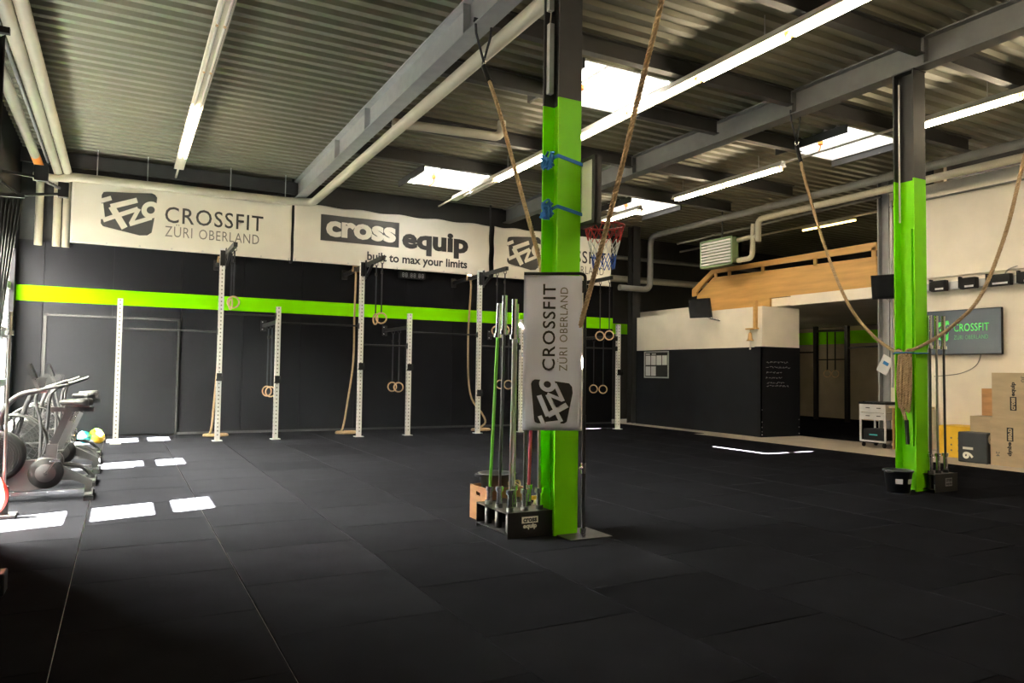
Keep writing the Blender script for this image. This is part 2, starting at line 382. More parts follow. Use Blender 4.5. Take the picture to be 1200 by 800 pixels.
struct(BX((-1.85, YB - .03, 0), (-1.37, YB - .004, .06)).box((1.06, YB - .03, 0), (12.2, YB - .004, .045)).build('baseboard_back', 'grey_plastic'))

# right wall, front wall
wr = sroot('wall_right')
BX((X1, Y0, -.01), (X1 + .2, 9.85, 5.28)).build('wall_body', 'white_wall', wr)
BX((X1 + .3, Y0, 5.2), (X1 + .4, 9.85, ZC + .1)).build('upper_wall', 'void_wall', wr)  # dark sheet standing in for the unlit open space above the wall
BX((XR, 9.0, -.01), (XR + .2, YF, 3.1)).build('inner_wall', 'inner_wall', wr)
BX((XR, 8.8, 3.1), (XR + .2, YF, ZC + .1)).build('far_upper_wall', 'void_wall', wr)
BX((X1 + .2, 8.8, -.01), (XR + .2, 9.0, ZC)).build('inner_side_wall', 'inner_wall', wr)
BX((XR - .012, 9.0, 2.52), (XR + .01, YF, 2.95)).build('painted_stripe', 'green_stripe', wr)
struct(BX((-2.1, Y0 - .2, 0), (XR, Y0, ZC + .1)).build('wall_front', 'white_wall'))
# partition with the score board
PX = 13.05; PY = 12.25
wp = sroot('wall_partition')
BX((PX + .02, PY + .02, -.01), (X1 + .1, 16.95, 3.02)).build('wall_body', 'white_wall', wp)
BX((PX, PY + .2, -.01), (PX + .03, 16.95, 2.07)).build('board_panel', 'chalkboard', wp)
BX((PX - .03, PY, -.01), (X1 + .1, PY + .02, 2.08)).box((PX - .03, PY, -.01), (PX, PY + .2, 2.08)).build('corner_board', 'chalkboard', wp)
mb = MB()
for z in (.05, .12, .22, .34, .62): mb.ball((PX - .005, PY - .003, z), .014, 8)
for z in (.05, .2, .38): mb.ball((X1 + .06, PY - .003, z), .012, 8)
mb.build('screw_heads', 'galvanised', wp, kind='stuff')
mb = MB(); rs = random.Random(3)
for ln, (z, l0, l1) in enumerate([(1.72, .14, .75), (1.60, .12, .85), (1.48, .14, .62), (1.36, .12, .58), (1.24, .15, .72), (1.17, .14, .80)]):
    x = PX + l0
    while x < PX + l1:
        wdt = rs.uniform(.05, .12); pts = []
        for i in range(6): pts.append((x + wdt * i / 5, PY - .004, z + rs.uniform(-.02, .025)))
        mb.tube(pts, .0035, 4); x += wdt + .03
mb.build('chalk_writing', 'chalk', wp, kind='stuff')
# mezzanine slab and lintel
mz = sroot('trim_1'); BX((X1 - .02, 9.0, 3.12), (XR, YF, 3.32)).build('mezzanine_slab', 'white_wall', mz)
BX((X1 - .12, 10.1, 3.09), (X1, 12.33, 3.33)).build('lintel', 'white_wall', mz)
# steel pillar at the opening
struct(MB().box((X1 - .04, 9.84, -.01), (X1 + .2, 9.87, ZC)).box((X1 - .04, 10.07, -.01), (X1 + .2, 10.1, ZC)).box((X1 + .07, 9.87, -.01), (X1 + .09, 10.07, ZC)).build('trim_2', 'steel_grey'))
struct(MB().box((13.0, 17.05, -.01), (13.26, 17.09, ZC)).box((13.0, 17.27, -.01), (13.26, 17.31, ZC)).box((13.12, 17.09, -.01), (13.14, 17.27, ZC)).build('trim_3', 'steel_dark'))

# main beams (I sections) and purlins
def ibeam(mb, x, w, z0, z1, ya, yb, t=.02):
    mb.box((x - w / 2, ya, z0), (x + w / 2, yb, z0 + t)).box((x - w / 2, ya, z1 - t), (x + w / 2, yb, z1)).box((x - .008, ya, z0 + t), (x + .008, yb, z1 - t))
    return mb
B1X, B2X = 3.46, 8.86
for nm, bx_, z0, mt, lb in [('roof_beam', B1X, 5.28, 'steel_grey', 'pale grey steel roof beam with a white pipe running beside it'), ('roof_beam', B2X, 5.33, 'steel_mid', 'grey steel roof beam carried by the post with rope bundle')]:
    t = thing(nm, (bx_, 6, z0), lb, 'beam')
    ibeam(MB(), bx_, .22, z0, ZC - .001, Y0 + .02, YB + .1).build('beam', mt, t)
    for y in (5.60, 7.65, 11.55, 13.45):
        BX((bx_ - .10, y - .01, z0 + .02), (bx_ - .01, y + .01, ZC - .03)).box((bx_ + .01, y - .01, z0 + .02), (bx_ + .10, y + .01, ZC - .03)).build('stiffener', mt, t)
def purlin(x0, x1, y, lb):
    t = MB(); t.box((x0, y - .06, 5.46), (x1, y + .06, 5.475)).box((x0, y - .06, ZC - .02), (x1, y + .06, ZC - .002)).box((x0, y - .006, 5.475), (x1, y + .006, ZC - .02))
    tag(t.build('purlin', 'purlin'), lb, 'purlin', 'dark steel purlins under the roof deck')
PW = {1.25: 'closest to the front wall', 5.62: 'in line with the green columns', 7.65: 'near the skylights by the columns', 11.55: 'midway between the skylight rows', 13.45: 'near the skylights by the banners'}
for y in PW:
    purlin(B1X + .12, B2X - .12, y, 'dark purlin between the two roof beams, ' + PW[y])
    purlin(B2X + .12, 13.25, y, 'dark purlin from grey beam to side wall, ' + PW[y])
purlin(B1X + .12, 5.40, 9.2, 'short dark purlin from the pale beam to a skylight opening')
purlin(7.06, B2X - .12, 9.2, 'short dark purlin from a skylight opening to the grey beam')
purlin(B2X + .12, 10.74, 9.2, 'short dark purlin from the grey beam towards the side wall skylight')
for (x0, x1, y0, y1) in SKYL:
    for x, sd_ in ((x0 - .03, 'window wall side'), (x1 + .03, 'white wall side')):
        tag(BX((x - .02, y0 - .02, 5.56), (x + .02, y1 + .02, ZC - .002)).build('skylight_trimmer', 'purlin'), 'trimmer on the %s of the skylight %s %s' % (sd_, 'between beams' if x0 < 8 else 'past grey beam', 'before the columns' if y0 < 5 else ('behind the columns' if y0 < 10 else 'near the banners')), 'purlin', 'skylight trimmers')
tag(BX((LX, 16.82, 5.35), (B1X - .12, 16.9, 5.62)).build('edge_beam', 'steel_dark'), 'dark steel edge beam above the white banners', 'beam')

# ================================================================== COLUMNS
def column(x0, y0, split, ztop, label):
    t = thing('steel_column', (x0 + .12, y0 + .14, 0), label, 'column')
    def sec(za, zb, m, nm):
        o = MB().box((x0, y0, za), (x0 + .24, y0 + .018, zb)).box((x0, y0 + .262, za), (x0 + .24, y0 + .28, zb)).box((x0 + .113, y0 + .018, za), (x0 + .127, y0 + .262, zb)).build(nm, m, t)
        return o
    sec(0, split, 'green', 'painted_shaft'); sec(split, ztop, 'steel_dark', 'bare_shaft')
    BX((x0 - .01, y0 - .01, ztop), (x0 + .25, y0 + .29, ztop + .015)).build('cap_plate', 'steel_dark', t)
    return t
c1 = column(3.34, 5.47, 3.85, 5.265, 'green painted steel column with hoop board strapped to it')
c2 = column(8.74, 5.72, 3.93, 5.315, 'green painted steel column with bundled climbing rope tied to it')
# conduits in the recesses
BX((3.352, 5.66, 3.95), (3.40, 5.71, 4.60)).build('conduit', 'galvanised', c1)
BX((3.345, 5.66, 4.72), (3.395, 5.71, 5.25)).build('conduit', 'galvanised', c1)
MB().tube([(3.37, 5.685, 4.60), (3.36, 5.66, 4.63), (3.36, 5.65, 4.68), (3.37, 5.685, 4.72)], .008, 6).build('cable', 'cord', c1)
BX((8.80, 5.80, .55), (8.853, 5.90, 3.3)).build('cable_duct', 'green', c2, bevel=.004)
MB().cyl((8.80, 5.955, 3.4), (8.80, 5.955, 5.2), .012, 8).build('conduit', 'galvanised', c2)

# ================================================================== STRIP LIGHTS
def strip(x, z, y0, y1, litfn, label, twin=True):
    t = thing('strip_light', (x, (y0 + y1) / 2, z), label, 'lamp')
    MB().prism([(-.035, .10), (.035, .10), (.045, .05), (.09, 0), (.08, -.006), (-.08, -.006), (-.09, 0), (-.045, .05)], lambda a, b, d: (x + a, d, z + b), y0, y1).build('housing', 'housing', t)
    y = y0 + .04
    while y + 1.46 < y1:
        L = litfn(y)
        for s, k in ((-1, 0), (1, 1)):
            m = ('tube_lit' if L[k] else 'tube_off')
            tb = MB().cyl((x + s * .042, y + .03, z - .04), (x + s * .042, y + 1.45, z - .04), .019, 10).build('tube', m, t)
            for yy in (y, y + 1.45): BX((x + s * .042 - .012, yy, z - .05), (x + s * .042 + .012, yy + .03, z - .004)).build('lampholder', 'holder', tb)
        y += 1.50
    yy = y0 + .6
    while yy < y1: MB().cyl((x, yy, z + .10), (x, yy, ZC + .01), .008, 6).build('hanger_rod', 'galvanised', t); yy += 2.2
    MB().cyl((x, y1, z + .05), (x, y1 + .9, z + .04), .02, 8).build('feed_conduit', 'housing', t) if y1 > 13 else None
strip(.88, 5.35, -3.2, 15.9, lambda y: (1, 1) if 10.7 < y < 13.4 or 0 < y < 5.5 else (0, 0), 'strip light over the exercise bikes with one lit section in view and added near fill')  # unseen near tubes lit as added fill for flag, column and hoop board
strip(6.65, 5.35, -3.2, 15.5, lambda y: (1, 1) if -2 < y < 6.2 else ((1, 0) if 6.2 < y < 9 else ((1, 1) if 9 < y < 12.5 else (0, 0))), 'long lit strip light passing under two skylights')  # near tubes out of view also lit, for the column front
strip(10.88, 5.35, 1.0, 7.15, lambda y: (1, 1) if y > 2 else (0, 0), 'strip light lighting the white side wall beyond the bucket column')
strip(10.88, 5.35, 9.7, 12.8, lambda y: (1, 1), 'short lit strip light between the two side skylights')
strip(10.88, 5.35, 14.0, 15.6, lambda y: (1, 1), 'single strip light under the far side skylight')
tag(MB().cyl((10.88, 7.15, 5.41), (10.88, 9.7, 5.41), .022, 8).build('trunking', 'housing'), 'thin trunking joining two strip lights below the skylight', 'conduit')
# lamps of the mezzanine; the one under it is unseen, added for the inner room
def batten(p0, p1, m, label):
    p0 = V(p0); p1 = V(p1); t = thing('batten_lamp', p0, label, 'lamp')
    MB().bar(p0 + V(0, 0, .05), p1 + V(0, 0, .05), .10, .06).build('housing', 'housing', t)
    MB().cyl(p0, p1, .02, 10).build('tube', m, t)
batten((16.0, 12.0, 5.30), (16.0, 13.6, 5.30), 'tube_warm', 'warm yellow batten lamp hanging above the mezzanine')
batten((17.5, 11.9, 4.40), (17.5, 13.3, 4.40), 'tube_lit', 'white batten lamp seen through the mezzanine railing slot')
batten((17.0, 15.7, 3.03), (17.0, 17.5, 3.03), 'tube_inner_fill', 'unseen batten lamp added under the mezzanine to light the inner room')
tag(MB().cyl((16.0, 9.05, 5.41), (16.0, 18.5, 5.41), .03, 8).build('trunking', 'housing'), 'long pale trunking carrying the warm batten above the mezzanine', 'conduit')

# ================================================================== PIPES
def pipe(name, pts, r, m, label, cat='pipe', group=None, brackets=None):
    o = MB().tube(pts, r, 14).build(name, m); tag(o, label, cat, group); return o
def arc(p, a, b, rad, n=5):
    p = V(p); a = (V(a) - p).normalized(); b = (V(b) - p).normalized()
    return [tuple(p + a * rad * (1 - t) ** 2 + b * rad * t ** 2) for t in [i / n for i in range(n + 1)]]
pp = [(-1.62, 16.72, 5.05), (-1.2, 16.72, 5.05)] + [(-.95, 16.70, 5.12)] + [(3.2, 16.66, 5.14)] + arc((3.69, 16.66, 5.16), (3, 16.66, 5.16), (3.69, 16, 5.16), .25) + [(3.69, -3.5, 5.20)]
pipe('heating_pipe', pp, .085, 'cream_pipe', 'white pipe above the banners that turns along the roof beam')
pipe('heating_pipe', [(-1.04, -3.5, 5.22), (-1.06, 16.9, 5.22)], .075, 'cream_pipe', 'cream pipe of a pair near the window wall, inner one')
pipe('heating_pipe', [(-1.20, -3.5, 5.20), (-1.22, 16.9, 5.20)], .075, 'cream_pipe', 'cream pipe of a pair near the window wall, outer one')
t = thing('supply_pipe', (-1.5, 10, 5.2), 'cream pipe with an orange end close to the window wall', 'pipe')
MB().cyl((-1.48, -3.5, 5.20), (-1.50, 15.6, 5.20), .075, 14).build('pipe', 'cream_pipe', t); MB().cyl((-1.50, 15.6, 5.20), (-1.50, 16.6, 5.20), .077, 14).build('end_sleeve', 'orange', t)
pipe('conduit', [(-1.36, -3.5, 5.28), (-1.36, 16.4, 5.28)], .022, 'galvanised', 'thin steel conduit between the cream pipes')
for x, lb in ((-1.52, 'vertical cream pipe in the window corner, nearest the glazing'), (-1.22, 'vertical cream pipe left of the emblem banner, next to another'), (-1.06, 'vertical cream pipe touching the emblem banner edge')):
    pipe('riser_pipe', [(x, 16.95, ZW - .1), (x, 16.95, 5.12)], .07, 'cream_pipe', lb)
pipe('vent_pipe', [(3.75, 11.3, 5.42)] + [(5.35, 11.1, 5.42)] + arc((5.62, 11.07, 5.42), (5, 11.14, 5.42), (5.62, 11.07, 6), .16) + [(5.62, 11.07, 5.74)], .075, 'cream_pipe', 'short cream vent pipe bending up into the roof deck')
RX = 13.5
pipe('sprinkler_pipe', [(RX, -3.5, 5.47), (RX, 16.4, 5.42)] + arc((RX, 16.9, 5.42), (RX, 16, 5.42), (RX, 16.9, 5), .3) + [(RX, 16.9, 4.2)] + arc((RX, 16.9, 3.85), (RX, 16.9, 4.2), (RX - 1, 16.9, 3.85), .25) + [(12.4, 16.9, 3.85)], .085, 'grey_pipe', 'grey pipe along the side wall bending down beside the dark post')
pipe('heating_pipe', [(RX, -3.5, 5.22), (RX, 12.55, 5.19)] + arc((RX, 12.8, 5.19), (RX, 12, 5.19), (RX, 12.8, 4), .18) + [(RX, 12.8, 4.65)], .075, 'cream_pipe', 'cream pipe along side wall dropping to the green fan heater')
pipe('heating_pipe', [(RX, 12.95, 5.10), (RX, 12.98, 4.42)] + arc((RX, 12.98, 4.27), (RX, 12.98, 4.6), (RX, 14, 4.27), .15) + [(RX, 13.45, 4.27)], .065, 'cream_pipe', 'cream return pipe entering the lower side of the fan heater')
pipe('heating_pipe', [(RX, 12.8, 4.80), (RX, 13.45, 4.78)], .06, 'cream_pipe', 'cream stub pipe entering the upper side of the fan heater')
pipe('conduit', [(X1 - .06, -3.5, 4.98), (X1 - .06, 9.8, 4.98)], .02, 'grey_pipe', 'thin dark conduit fixed along top of the white side wall')
pipe('conduit', [(14.17, 10.0, 5.25), (14.17, 16.5, 5.20)], .03, 'grey_pipe', 'thin grey conduit crossing above the wooden railing')
pipe('duct_pipe', [(12.4, 17.9, 4.25), (XR - .2, 17.9, 4.3)], .10, 'cream_pipe', 'pale duct pipe in the dark space behind the score board')
pipe('duct_pipe', [(12.4, 18.2, 4.95), (XR - .2, 18.2, 5.0)], .06, 'grey_pipe', 'grey duct pipe in the dark space behind the score board')
for i, x in enumerate((X1 - .04, X1 - .10)):
    pipe('wall_conduit', [(x, 9.78 - i * .05, 1.2), (x, 9.78 - i * .05, 5.1)], .018, 'galvanised', 'vertical conduit on the white wall, %s the grey pillar' % ('touching' if i == 0 else 'one step from'), group='conduits by the pillar')

# ================================================================== BANNERS
def banner(x0, x1, label, seed):
    t = thing('banner', ((x0 + x1) / 2, 16.8, 3.84), label, 'banner'); z0, z1 = 3.84, 5.16
    rs = random.Random(seed); ph = rs.uniform(0, 6)
    def surf(x, z, d=0):
        u = (x - x0) / (x1 - x0); v = (z - z0) / (z1 - z0)
        e = (1 - min(1, u / .14)) + (1 - min(1, (1 - u) / .14)); e = e * .5
        y = 16.80 + .012 * math.sin(x * 2.1 + ph) + .030 * e * math.sin((v * 1.6 - u * 3 if u < .5 else v * 1.6 + u * 3) * 9 + ph) + .016 * v * v * math.sin(x * 7 + ph)
        return (x, y - d, z)
    nx, nz = 90, 28; mb = MB(); vs = []
    for j in range(nz + 1):
        for i in range(nx + 1):
            u = i / nx; x = x0 + (x1 - x0) * u; sag = .025 * math.sin(u * math.pi * 5 + ph) ** 2
            vs.append(surf(x, z0 + (z1 - z0 - sag) * j / nz))
    mb.add(vs, [(j * (nx + 1) + i, j * (nx + 1) + i + 1, (j + 1) * (nx + 1) + i + 1, (j + 1) * (nx + 1) + i) for j in range(nz) for i in range(nx)], True)
    o = mb.build('cloth', 'vinyl', t); so = o.modifiers.new('solid', 'SOLIDIFY'); so.thickness = .003; so.offset = 1 if False else -1
    mb = MB(); k = int((x1 - x0) / .55)
    for i in range(k + 1):
        x = x0 + .04 + (x1 - x0 - .08) * i / k
        for z in (z0 + .04,): mb.ring(surf(x, z, .004), .014, .004, (0, 1, 0), 10, 5)
    mb.build('eyelets', 'galvanised', t, kind='stuff')
    for x in (x0 + .04, (x0 + x1) / 2, x1 - .04): MB().bar((x, 16.80, z0 + .012), (x, 16.995, z0 + .012), .012).build('tie', 'strap', t)
    return t, surf
OFF = .014
def gym_banner(x0, x1, ex, label, seed):
    t, s = banner(x0, x1, label, seed)
    emblem(t, lambda a, b, d: s(ex - .46 + a * 1.0, 4.10 + b * .80, d + OFF - .006), 'print_black', 'print_white', .004, .010)
    text_obj('lettering', 'CROSSFIT', 'print_black', t, lambda u, v: s(u, v, OFF), (ex + .70, ex + 2.66, 4.42, 4.76), .006, 1.1)
    text_obj('lettering', 'ZÜRI', 'print_grey', t, lambda u, v: s(u, v, OFF), (ex + .71, ex + 1.23, 4.13, 4.40), -.004, 1.1)
    text_obj('lettering', 'OBERLAND', 'print_grey', t, lambda u, v: s(u, v, OFF), (ex + 1.36, ex + 2.58, 4.13, 4.34), -.004, 1.1)
gym_banner(-.98, 3.27, 0, 'white banner with dark emblem hanging over the sliding door', 1)
gym_banner(8.36, 12.02, 9.2, 'white banner with dark emblem partly hidden behind the green column', 5)
t, s = banner(3.33, 8.22, 'white banner with lettering in a dark box, above the wall timer', 3)
mb = MB(); nx = 12
mb.add([s(3.92 + 1.88 * i / nx, z, .010) for z in (4.36, 4.96) for i in range(nx + 1)], [(i, i + 1, nx + 2 + i, nx + 1 + i) for i in range(nx)]); mb.build('print_box', 'print_black', t)
text_obj('lettering', 'cross', 'print_white', t, lambda u, v: s(u, v, .016), (4.04, 5.72, 4.46, 4.83), .045)
text_obj('lettering', 'equip', 'print_black', t, lambda u, v: s(u, v, OFF), (5.88, 7.62, 4.22, 4.84), .045)
text_obj('lettering', 'built to max your limits', 'print_black', t, lambda u, v: s(u, v, OFF), (5.02, 7.60, 3.93, 4.20), .025)
for x in (3.30, 8.29):
    tag(MB().cyl((x, 16.90, ZW - .06), (x, 16.90, 5.74), .025, 8).bar((x, 16.9, ZW - .04), (x, 16.995, ZW - .04), .04).build('banner_post', 'steel_dark'), 'dark post between the boxed lettering banner and the banner %s' % ('over the sliding door' if x < 5 else 'behind the green column'), 'post', 'posts between the banners')

# ================================================================== PULL-UP RIG
RY = 15.27
rig = thing('pull_up_rig', (5.5, RY, 0), 'white upright wall rig with black pull-up bars against the dark wall', 'rig')
SH = [-.057, 2.763, 5.557, 8.37, 11.18]; TL = [1.676, 4.47, 7.247, 10.03]
hw = .045
def upright(x, h):
    o = BX((x - hw, RY - hw, .01), (x + hw, RY + hw, h)).build('upright', 'white_paint', rig)
    BX((x - .09, RY - .09, 0), (x + .09, RY + .09, .012)).build('base_plate', 'white_paint', o)
    mb = MB(); z = .12
    while z < h - .03:
        n = 8; ring = [(x + .014 * math.cos(2 * math.pi * i / n), RY - hw - .0008, z + .014 * math.sin(2 * math.pi * i / n)) for i in range(n)]; mb.add(ring, [tuple(range(n))])
        ring = [(x - hw - .0008, RY + .014 * math.cos(2 * math.pi * i / n), z + .014 * math.sin(2 * math.pi * i / n)) for i in range(n)]; mb.add(ring, [tuple(range(n))])
        z += .076
    mb.build('bolt_holes', 'print_grey', o, kind='stuff')
    return o
for x in SH: upright(x, 2.66)
for x in TL: upright(x, 3.74)
for x in TL:
    a = MB().bar((x + .085, 14.08, 3.66), (x + .085, YB - .02, 3.63), .07, .08).build('rig_arm', 'black_metal', rig)
    BX((x + .02, YB - .03, 3.52), (x + .15, YB - .005, 3.74)).build('wall_plate', 'black_metal', a)
    BX((x + hw, RY - .14, 3.34), (x + hw + .012, RY + .14, 3.74)).box((x + hw - .09, RY - hw - .012, 3.40), (x + hw, RY - hw, 3.70)).build('gusset', 'black_metal', a)
    MB().bar((x + .085, RY - .05, 3.42), (x + .085, RY - .45, 3.62), .05).build('brace', 'black_metal', a)
for x in SH[1:]:
    a = MB().bar((x, RY + hw, 2.36), (x, YB - .02, 2.36), .06, .07).build('rig_arm', 'black_metal', rig)
    BX((x - .06, YB - .03, 2.24), (x + .06, YB - .005, 2.48)).build('wall_plate', 'black_metal', a)
    mb = MB(); mb.ball((x - .03, YB - .035, 2.44), .014, 8).ball((x - .03, YB - .035, 2.28), .014, 8); mb.build('bolts', 'galvanised', a, kind='stuff')
for (a, b, z) in [(SH[0], TL[0], 2.11), (TL[0], SH[1], 2.47), (SH[1], TL[1], 2.34), (TL[1], SH[2], 1.945), (SH[2], TL[2], 2.25), (TL[2], SH[3], 2.0), (SH[3], TL[3], 2.3), (TL[3], SH[4], 2.30), (TL[3], SH[4], 2.04)]:
    o = MB().cyl((a + hw, RY, z), (b - hw, RY, z), .017, 10).build('pull_up_bar', 'black_metal', rig)
    for xx in (a + hw, b - hw - .012): BX((xx, RY - .045, z - .06), (xx + .012, RY + .045, z + .06)).build('flange', 'black_metal', o)
for x, z, wh in [(TL[0], 1.24, 'tall upright under the emblem banner'), (SH[1], 1.20, 'short upright between the first two tall ones'), (TL[1], 1.49, 'tall upright below the boxed lettering'), (SH[2], 1.487, 'short upright below the wall timer'), (TL[2], .925, 'tall upright, set lower than all others'), (SH[4], 1.443, 'last short upright by the dark gap')]:
    t = thing('j_hook', (x, RY, z), 'black bar hook on the ' + wh, 'hook')
    BX((x - hw - .012, RY - hw - .075, z - .08), (x + hw + .02, RY - hw - .001, z - .045)).build('cradle', 'black_plastic', t)
    BX((x + hw + .001, RY - hw - .07, z - .08), (x + hw + .02, RY + hw, z + .07)).box((x - hw - .002, RY - hw - .02, z - .045), (x + hw + .02, RY - hw - .001, z + .07)).build('bracket', 'black_plastic', t)
    BX((x - hw - .01, RY - hw - .09, z - .045), (x + hw + .02, RY - hw - .075, z + .0)).build('lip', 'black_plastic', t)

def gym_ring(x, y, z, top, ax, label, group):
    t = thing('gymnastic_ring', (x, y, z), label, 'gym ring', group)
    d = .118
    MB().ring((x, y, z), .103, .015, ax, 28, 8).build('ring', 'beech', t)
    MB().bar((x, y, z + d - .03), (x, y, top), .028, .004, (0, 1, 0)).build('strap', 'strap', t)
    MB().box((x - .02, y - .012, top - .22), (x + .02, y + .012, top - .16)).build('buckle', 'black_metal', t)
    MB().tube([(x - .03, y, top + .05), (x - .03, y, top), (x, y, top - .02), (x + .03, y, top), (x + .03, y, top + .05)], .006, 5).build('hook', 'black_metal', t)
tw = {1.676: 'under the emblem banner', 4.47: 'under the boxed lettering', 7.247: 'beside the green bar', 10.03: 'below the hoop net'}
for x in TL:
    zt = {1.676: 2.61, 4.47: 2.45, 7.247: 2.32, 10.03: 2.305}[x]
    for y, ax in ((14.17, (.45, 1, 0)), (14.55, (1, .15, 0) if x < 5 else (.3, 1, 0))):
        gym_ring(x + .085, y, zt, 3.56, ax, 'wooden gym ring at the %s of the rig arm ' % ('tip' if y < 14.4 else 'middle') + tw[x], 'rings on rig arms')
sw = {2.763: 'beside the second short white upright', 5.557: 'below the wall timer', 8.37: 'behind the green bar', 11.18: 'beside the last short white upright'}
for x in SH[1:]:
    zt = {2.763: .93, 5.557: 1.03, 8.37: 1.1, 11.18: .99}[x]
    for y in (15.92, 16.36):
        gym_ring(x, y, zt, 2.27, (.55 if y < 16 else .8, 1, 0), 'low wooden gym ring %s ' % ('closer to its upright' if y < 16 else 'closer to the dark wall') + sw[x], 'low rings by the wall')
# wall ropes
def sm(pts, n=6):
    pts = [V(p) for p in pts]; out = []
    for i in range(len(pts) - 1):
        p0 = pts[max(i - 1, 0)]; p1 = pts[i]; p2 = pts[i + 1]; p3 = pts[min(i + 2, len(pts) - 1)]
        for k in range(n):
            t = k / n; out.append(.5 * ((2 * p1) + (p2 - p0) * t + (2 * p0 - 5 * p1 + 4 * p2 - p3) * t * t + (3 * p1 - p0 - 3 * p2 + p3) * t ** 3))
    return out + [pts[-1]]
def twisted(mb, pts, r, pitch=.09, n=6):
    """three-strand rope along pts"""
    d = [0]
    for a, b in zip(pts, pts[1:]): d.append(d[-1] + (b - a).length)
    tot = d[-1]; step = pitch / 8; k = int(tot / step); res = []; j = 0
    for i in range(k + 1):
        s = i * step
        while j < len(d) - 2 and d[j + 1] < s: j += 1
        f = (s - d[j]) / max(d[j + 1] - d[j], 1e-6); res.append(pts[j].lerp(pts[j + 1], f))
    for st in range(3):
        P = []
        for i, p in enumerate(res):
            tg = (res[min(i + 1, k)] - res[max(i - 1, 0)]).normalized(); e = tg.orthogonal().normalized() if i == 0 else (e - tg * e.dot(tg)).normalized(); g = tg.cross(e)
            a = 2 * math.pi * (i / 8 + st / 3); P.append(p + (e * math.cos(a) + g * math.sin(a)) * r * .5)
        mb.tube(P, r * .56, n)
    return mb
for x, y, cz, lb in [(1.676, 16.3, [(-.0, .0), (-.02, -.05)], 'tan climbing rope hanging by the wall under the emblem banner'), (4.47, 16.1, [(-.15, -.1), (-.5, -.3)], 'tan climbing rope hanging by the wall, coiled left of an upright'), (7.247, 16.05, [(.25, 0), (.5, 0)], 'tan climbing rope looping around its upright at the floor')]:
    t = thing('climbing_rope', (x, y, 0), lb, 'rope'); ax = x + .085
    px = {1.676: -.10, 4.47: -.22, 7.247: .32}[x]
    pts = [(ax, y, 3.62), (ax, y - .05, 3.45), (ax, y, 2.6), (ax, y, 1.6), (ax + px * .5, y, .7), (ax + px, y - .05, .12)]
    if x > 7: pts = [(ax, y, 3.62), (ax + .03, y - .05, 3.45), (ax, y, 2.4), (ax + .02, y, 1.3), (ax + .12, y, .75), (ax + .32, y - .1, .45), (ax + .42, y - .15, .2), (ax + .2, y - .2, .06)]
    c = V(pts[-1]); 
    for i in range(14):
        a = i * .9; rad = .22 + .02 * math.sin(i * 1.7)
        pts.append((c.x + .1 + rad * math.cos(a + 2.5), c.y + .05 + rad * .8 * math.sin(a + 2.5), .025 + .012 * (i // 7)))
    MB().tube(sm(pts, 4), .022, 8).build('rope', 'rope_tan', t)
    MB().tube([(ax - .06, y, 3.60), (ax - .05, y, 3.72), (ax + .05, y, 3.72), (ax + .06, y, 3.60)], .022, 8).build('loop', 'rope_tan', t)

# wall timer
t = thing('wall_timer', (6.2, 16.9, 3.64), 'black digital wall timer with unlit digits under the boxed banner', 'timer')
BX((5.86, 16.88, 3.65), (6.53, 16.99, 3.81)).build('case', 'black_plastic', t, bevel=.008)
for i, x in enumerate((5.93, 6.01, 6.14, 6.22, 6.35, 6.43)):
    mb = MB()
    for z in (3.685, 3.73, 3.775): mb.box((x + .006, 16.874, z - .006), (x + .046, 16.8805, z + .006))
    for z in (3.707, 3.752):
        mb.box((x, 16.874, z - .016), (x + .010, 16.8805, z + .016)); mb.box((x + .042, 16.874, z - .016), (x + .052, 16.8805, z + .016))
    mb.build('digit', 'led_grey', t)

# ================================================================== CLIMBING ROPES TIED TO THE COLUMNS
def col_rope(x, ytop, ztop, path, label, kink=True):
    t = thing('climbing_rope', (x, ytop, path[-1][2]), label, 'rope')
    a = V(x, ytop, ztop)
    MB().tube([a + V(-.10, 0, .04), a + V(-.09, 0, -.10), a + V(0, -.02, -.42)], .014, 6).tube([a + V(.10, 0, .04), a + V(.09, 0, -.10), a + V(0, -.02, -.42)], .014, 6).tube([a + V(-.115, 0, .02), a + V(-.115, 0, .06), a + V(.115, 0, .06), a + V(.115, 0, .02)], .012, 6).build('hanging_sling', 'strap', t)
    p0 = a + V(0, -.02, -.44); MB().ring(p0 + V(0, 0, .02), .035, .008, (1, 0, 0), 12, 6).build('shackle', 'chrome', t)
    q = [p0] + [V(p) for p in path]
    d = (q[1] - q[0]).normalized(); MB().cyl(p0 - V(0, 0, .03), p0 + d * .30, .030, 10).build('whipping', 'black_plastic', t)
    mb = MB(); twisted(mb, sm([p0 + d * .28] + path, 8), .022); mb.build('rope', 'rope', t)
    return t
col_rope(B1X, 7.30, 5.28, [(3.46, 6.86, 4.15), (3.46, 6.50, 3.46), (3.45, 6.18, 2.88), (3.43, 5.92, 2.44), (3.40, 5.80, 2.15)], 'climbing rope slung from the pale roof beam to the hoop column, far side')
col_rope(B1X, 4.02, 5.28, [(3.46, 4.23, 4.15), (3.47, 4.47, 3.63), (3.48, 4.75, 3.0), (3.48, 5.03, 2.38), (3.49, 5.30, 1.85), (3.49, 5.44, 1.5)], 'climbing rope slung from the pale roof beam to the hoop column, near side')
r3 = col_rope(B2X, 7.66, 5.33, [(8.86, 7.50, 4.35), (8.86, 7.235, 3.517), (8.85, 6.95, 2.80), (8.84, 6.68, 2.304), (8.82, 6.35, 1.95), (8.78, 6.05, 1.76), (8.70, 5.88, 1.72), (8.69, 5.86, 1.3), (8.69, 5.85, .95)], 'climbing rope from the grey beam, far side, tied to the bucket column')
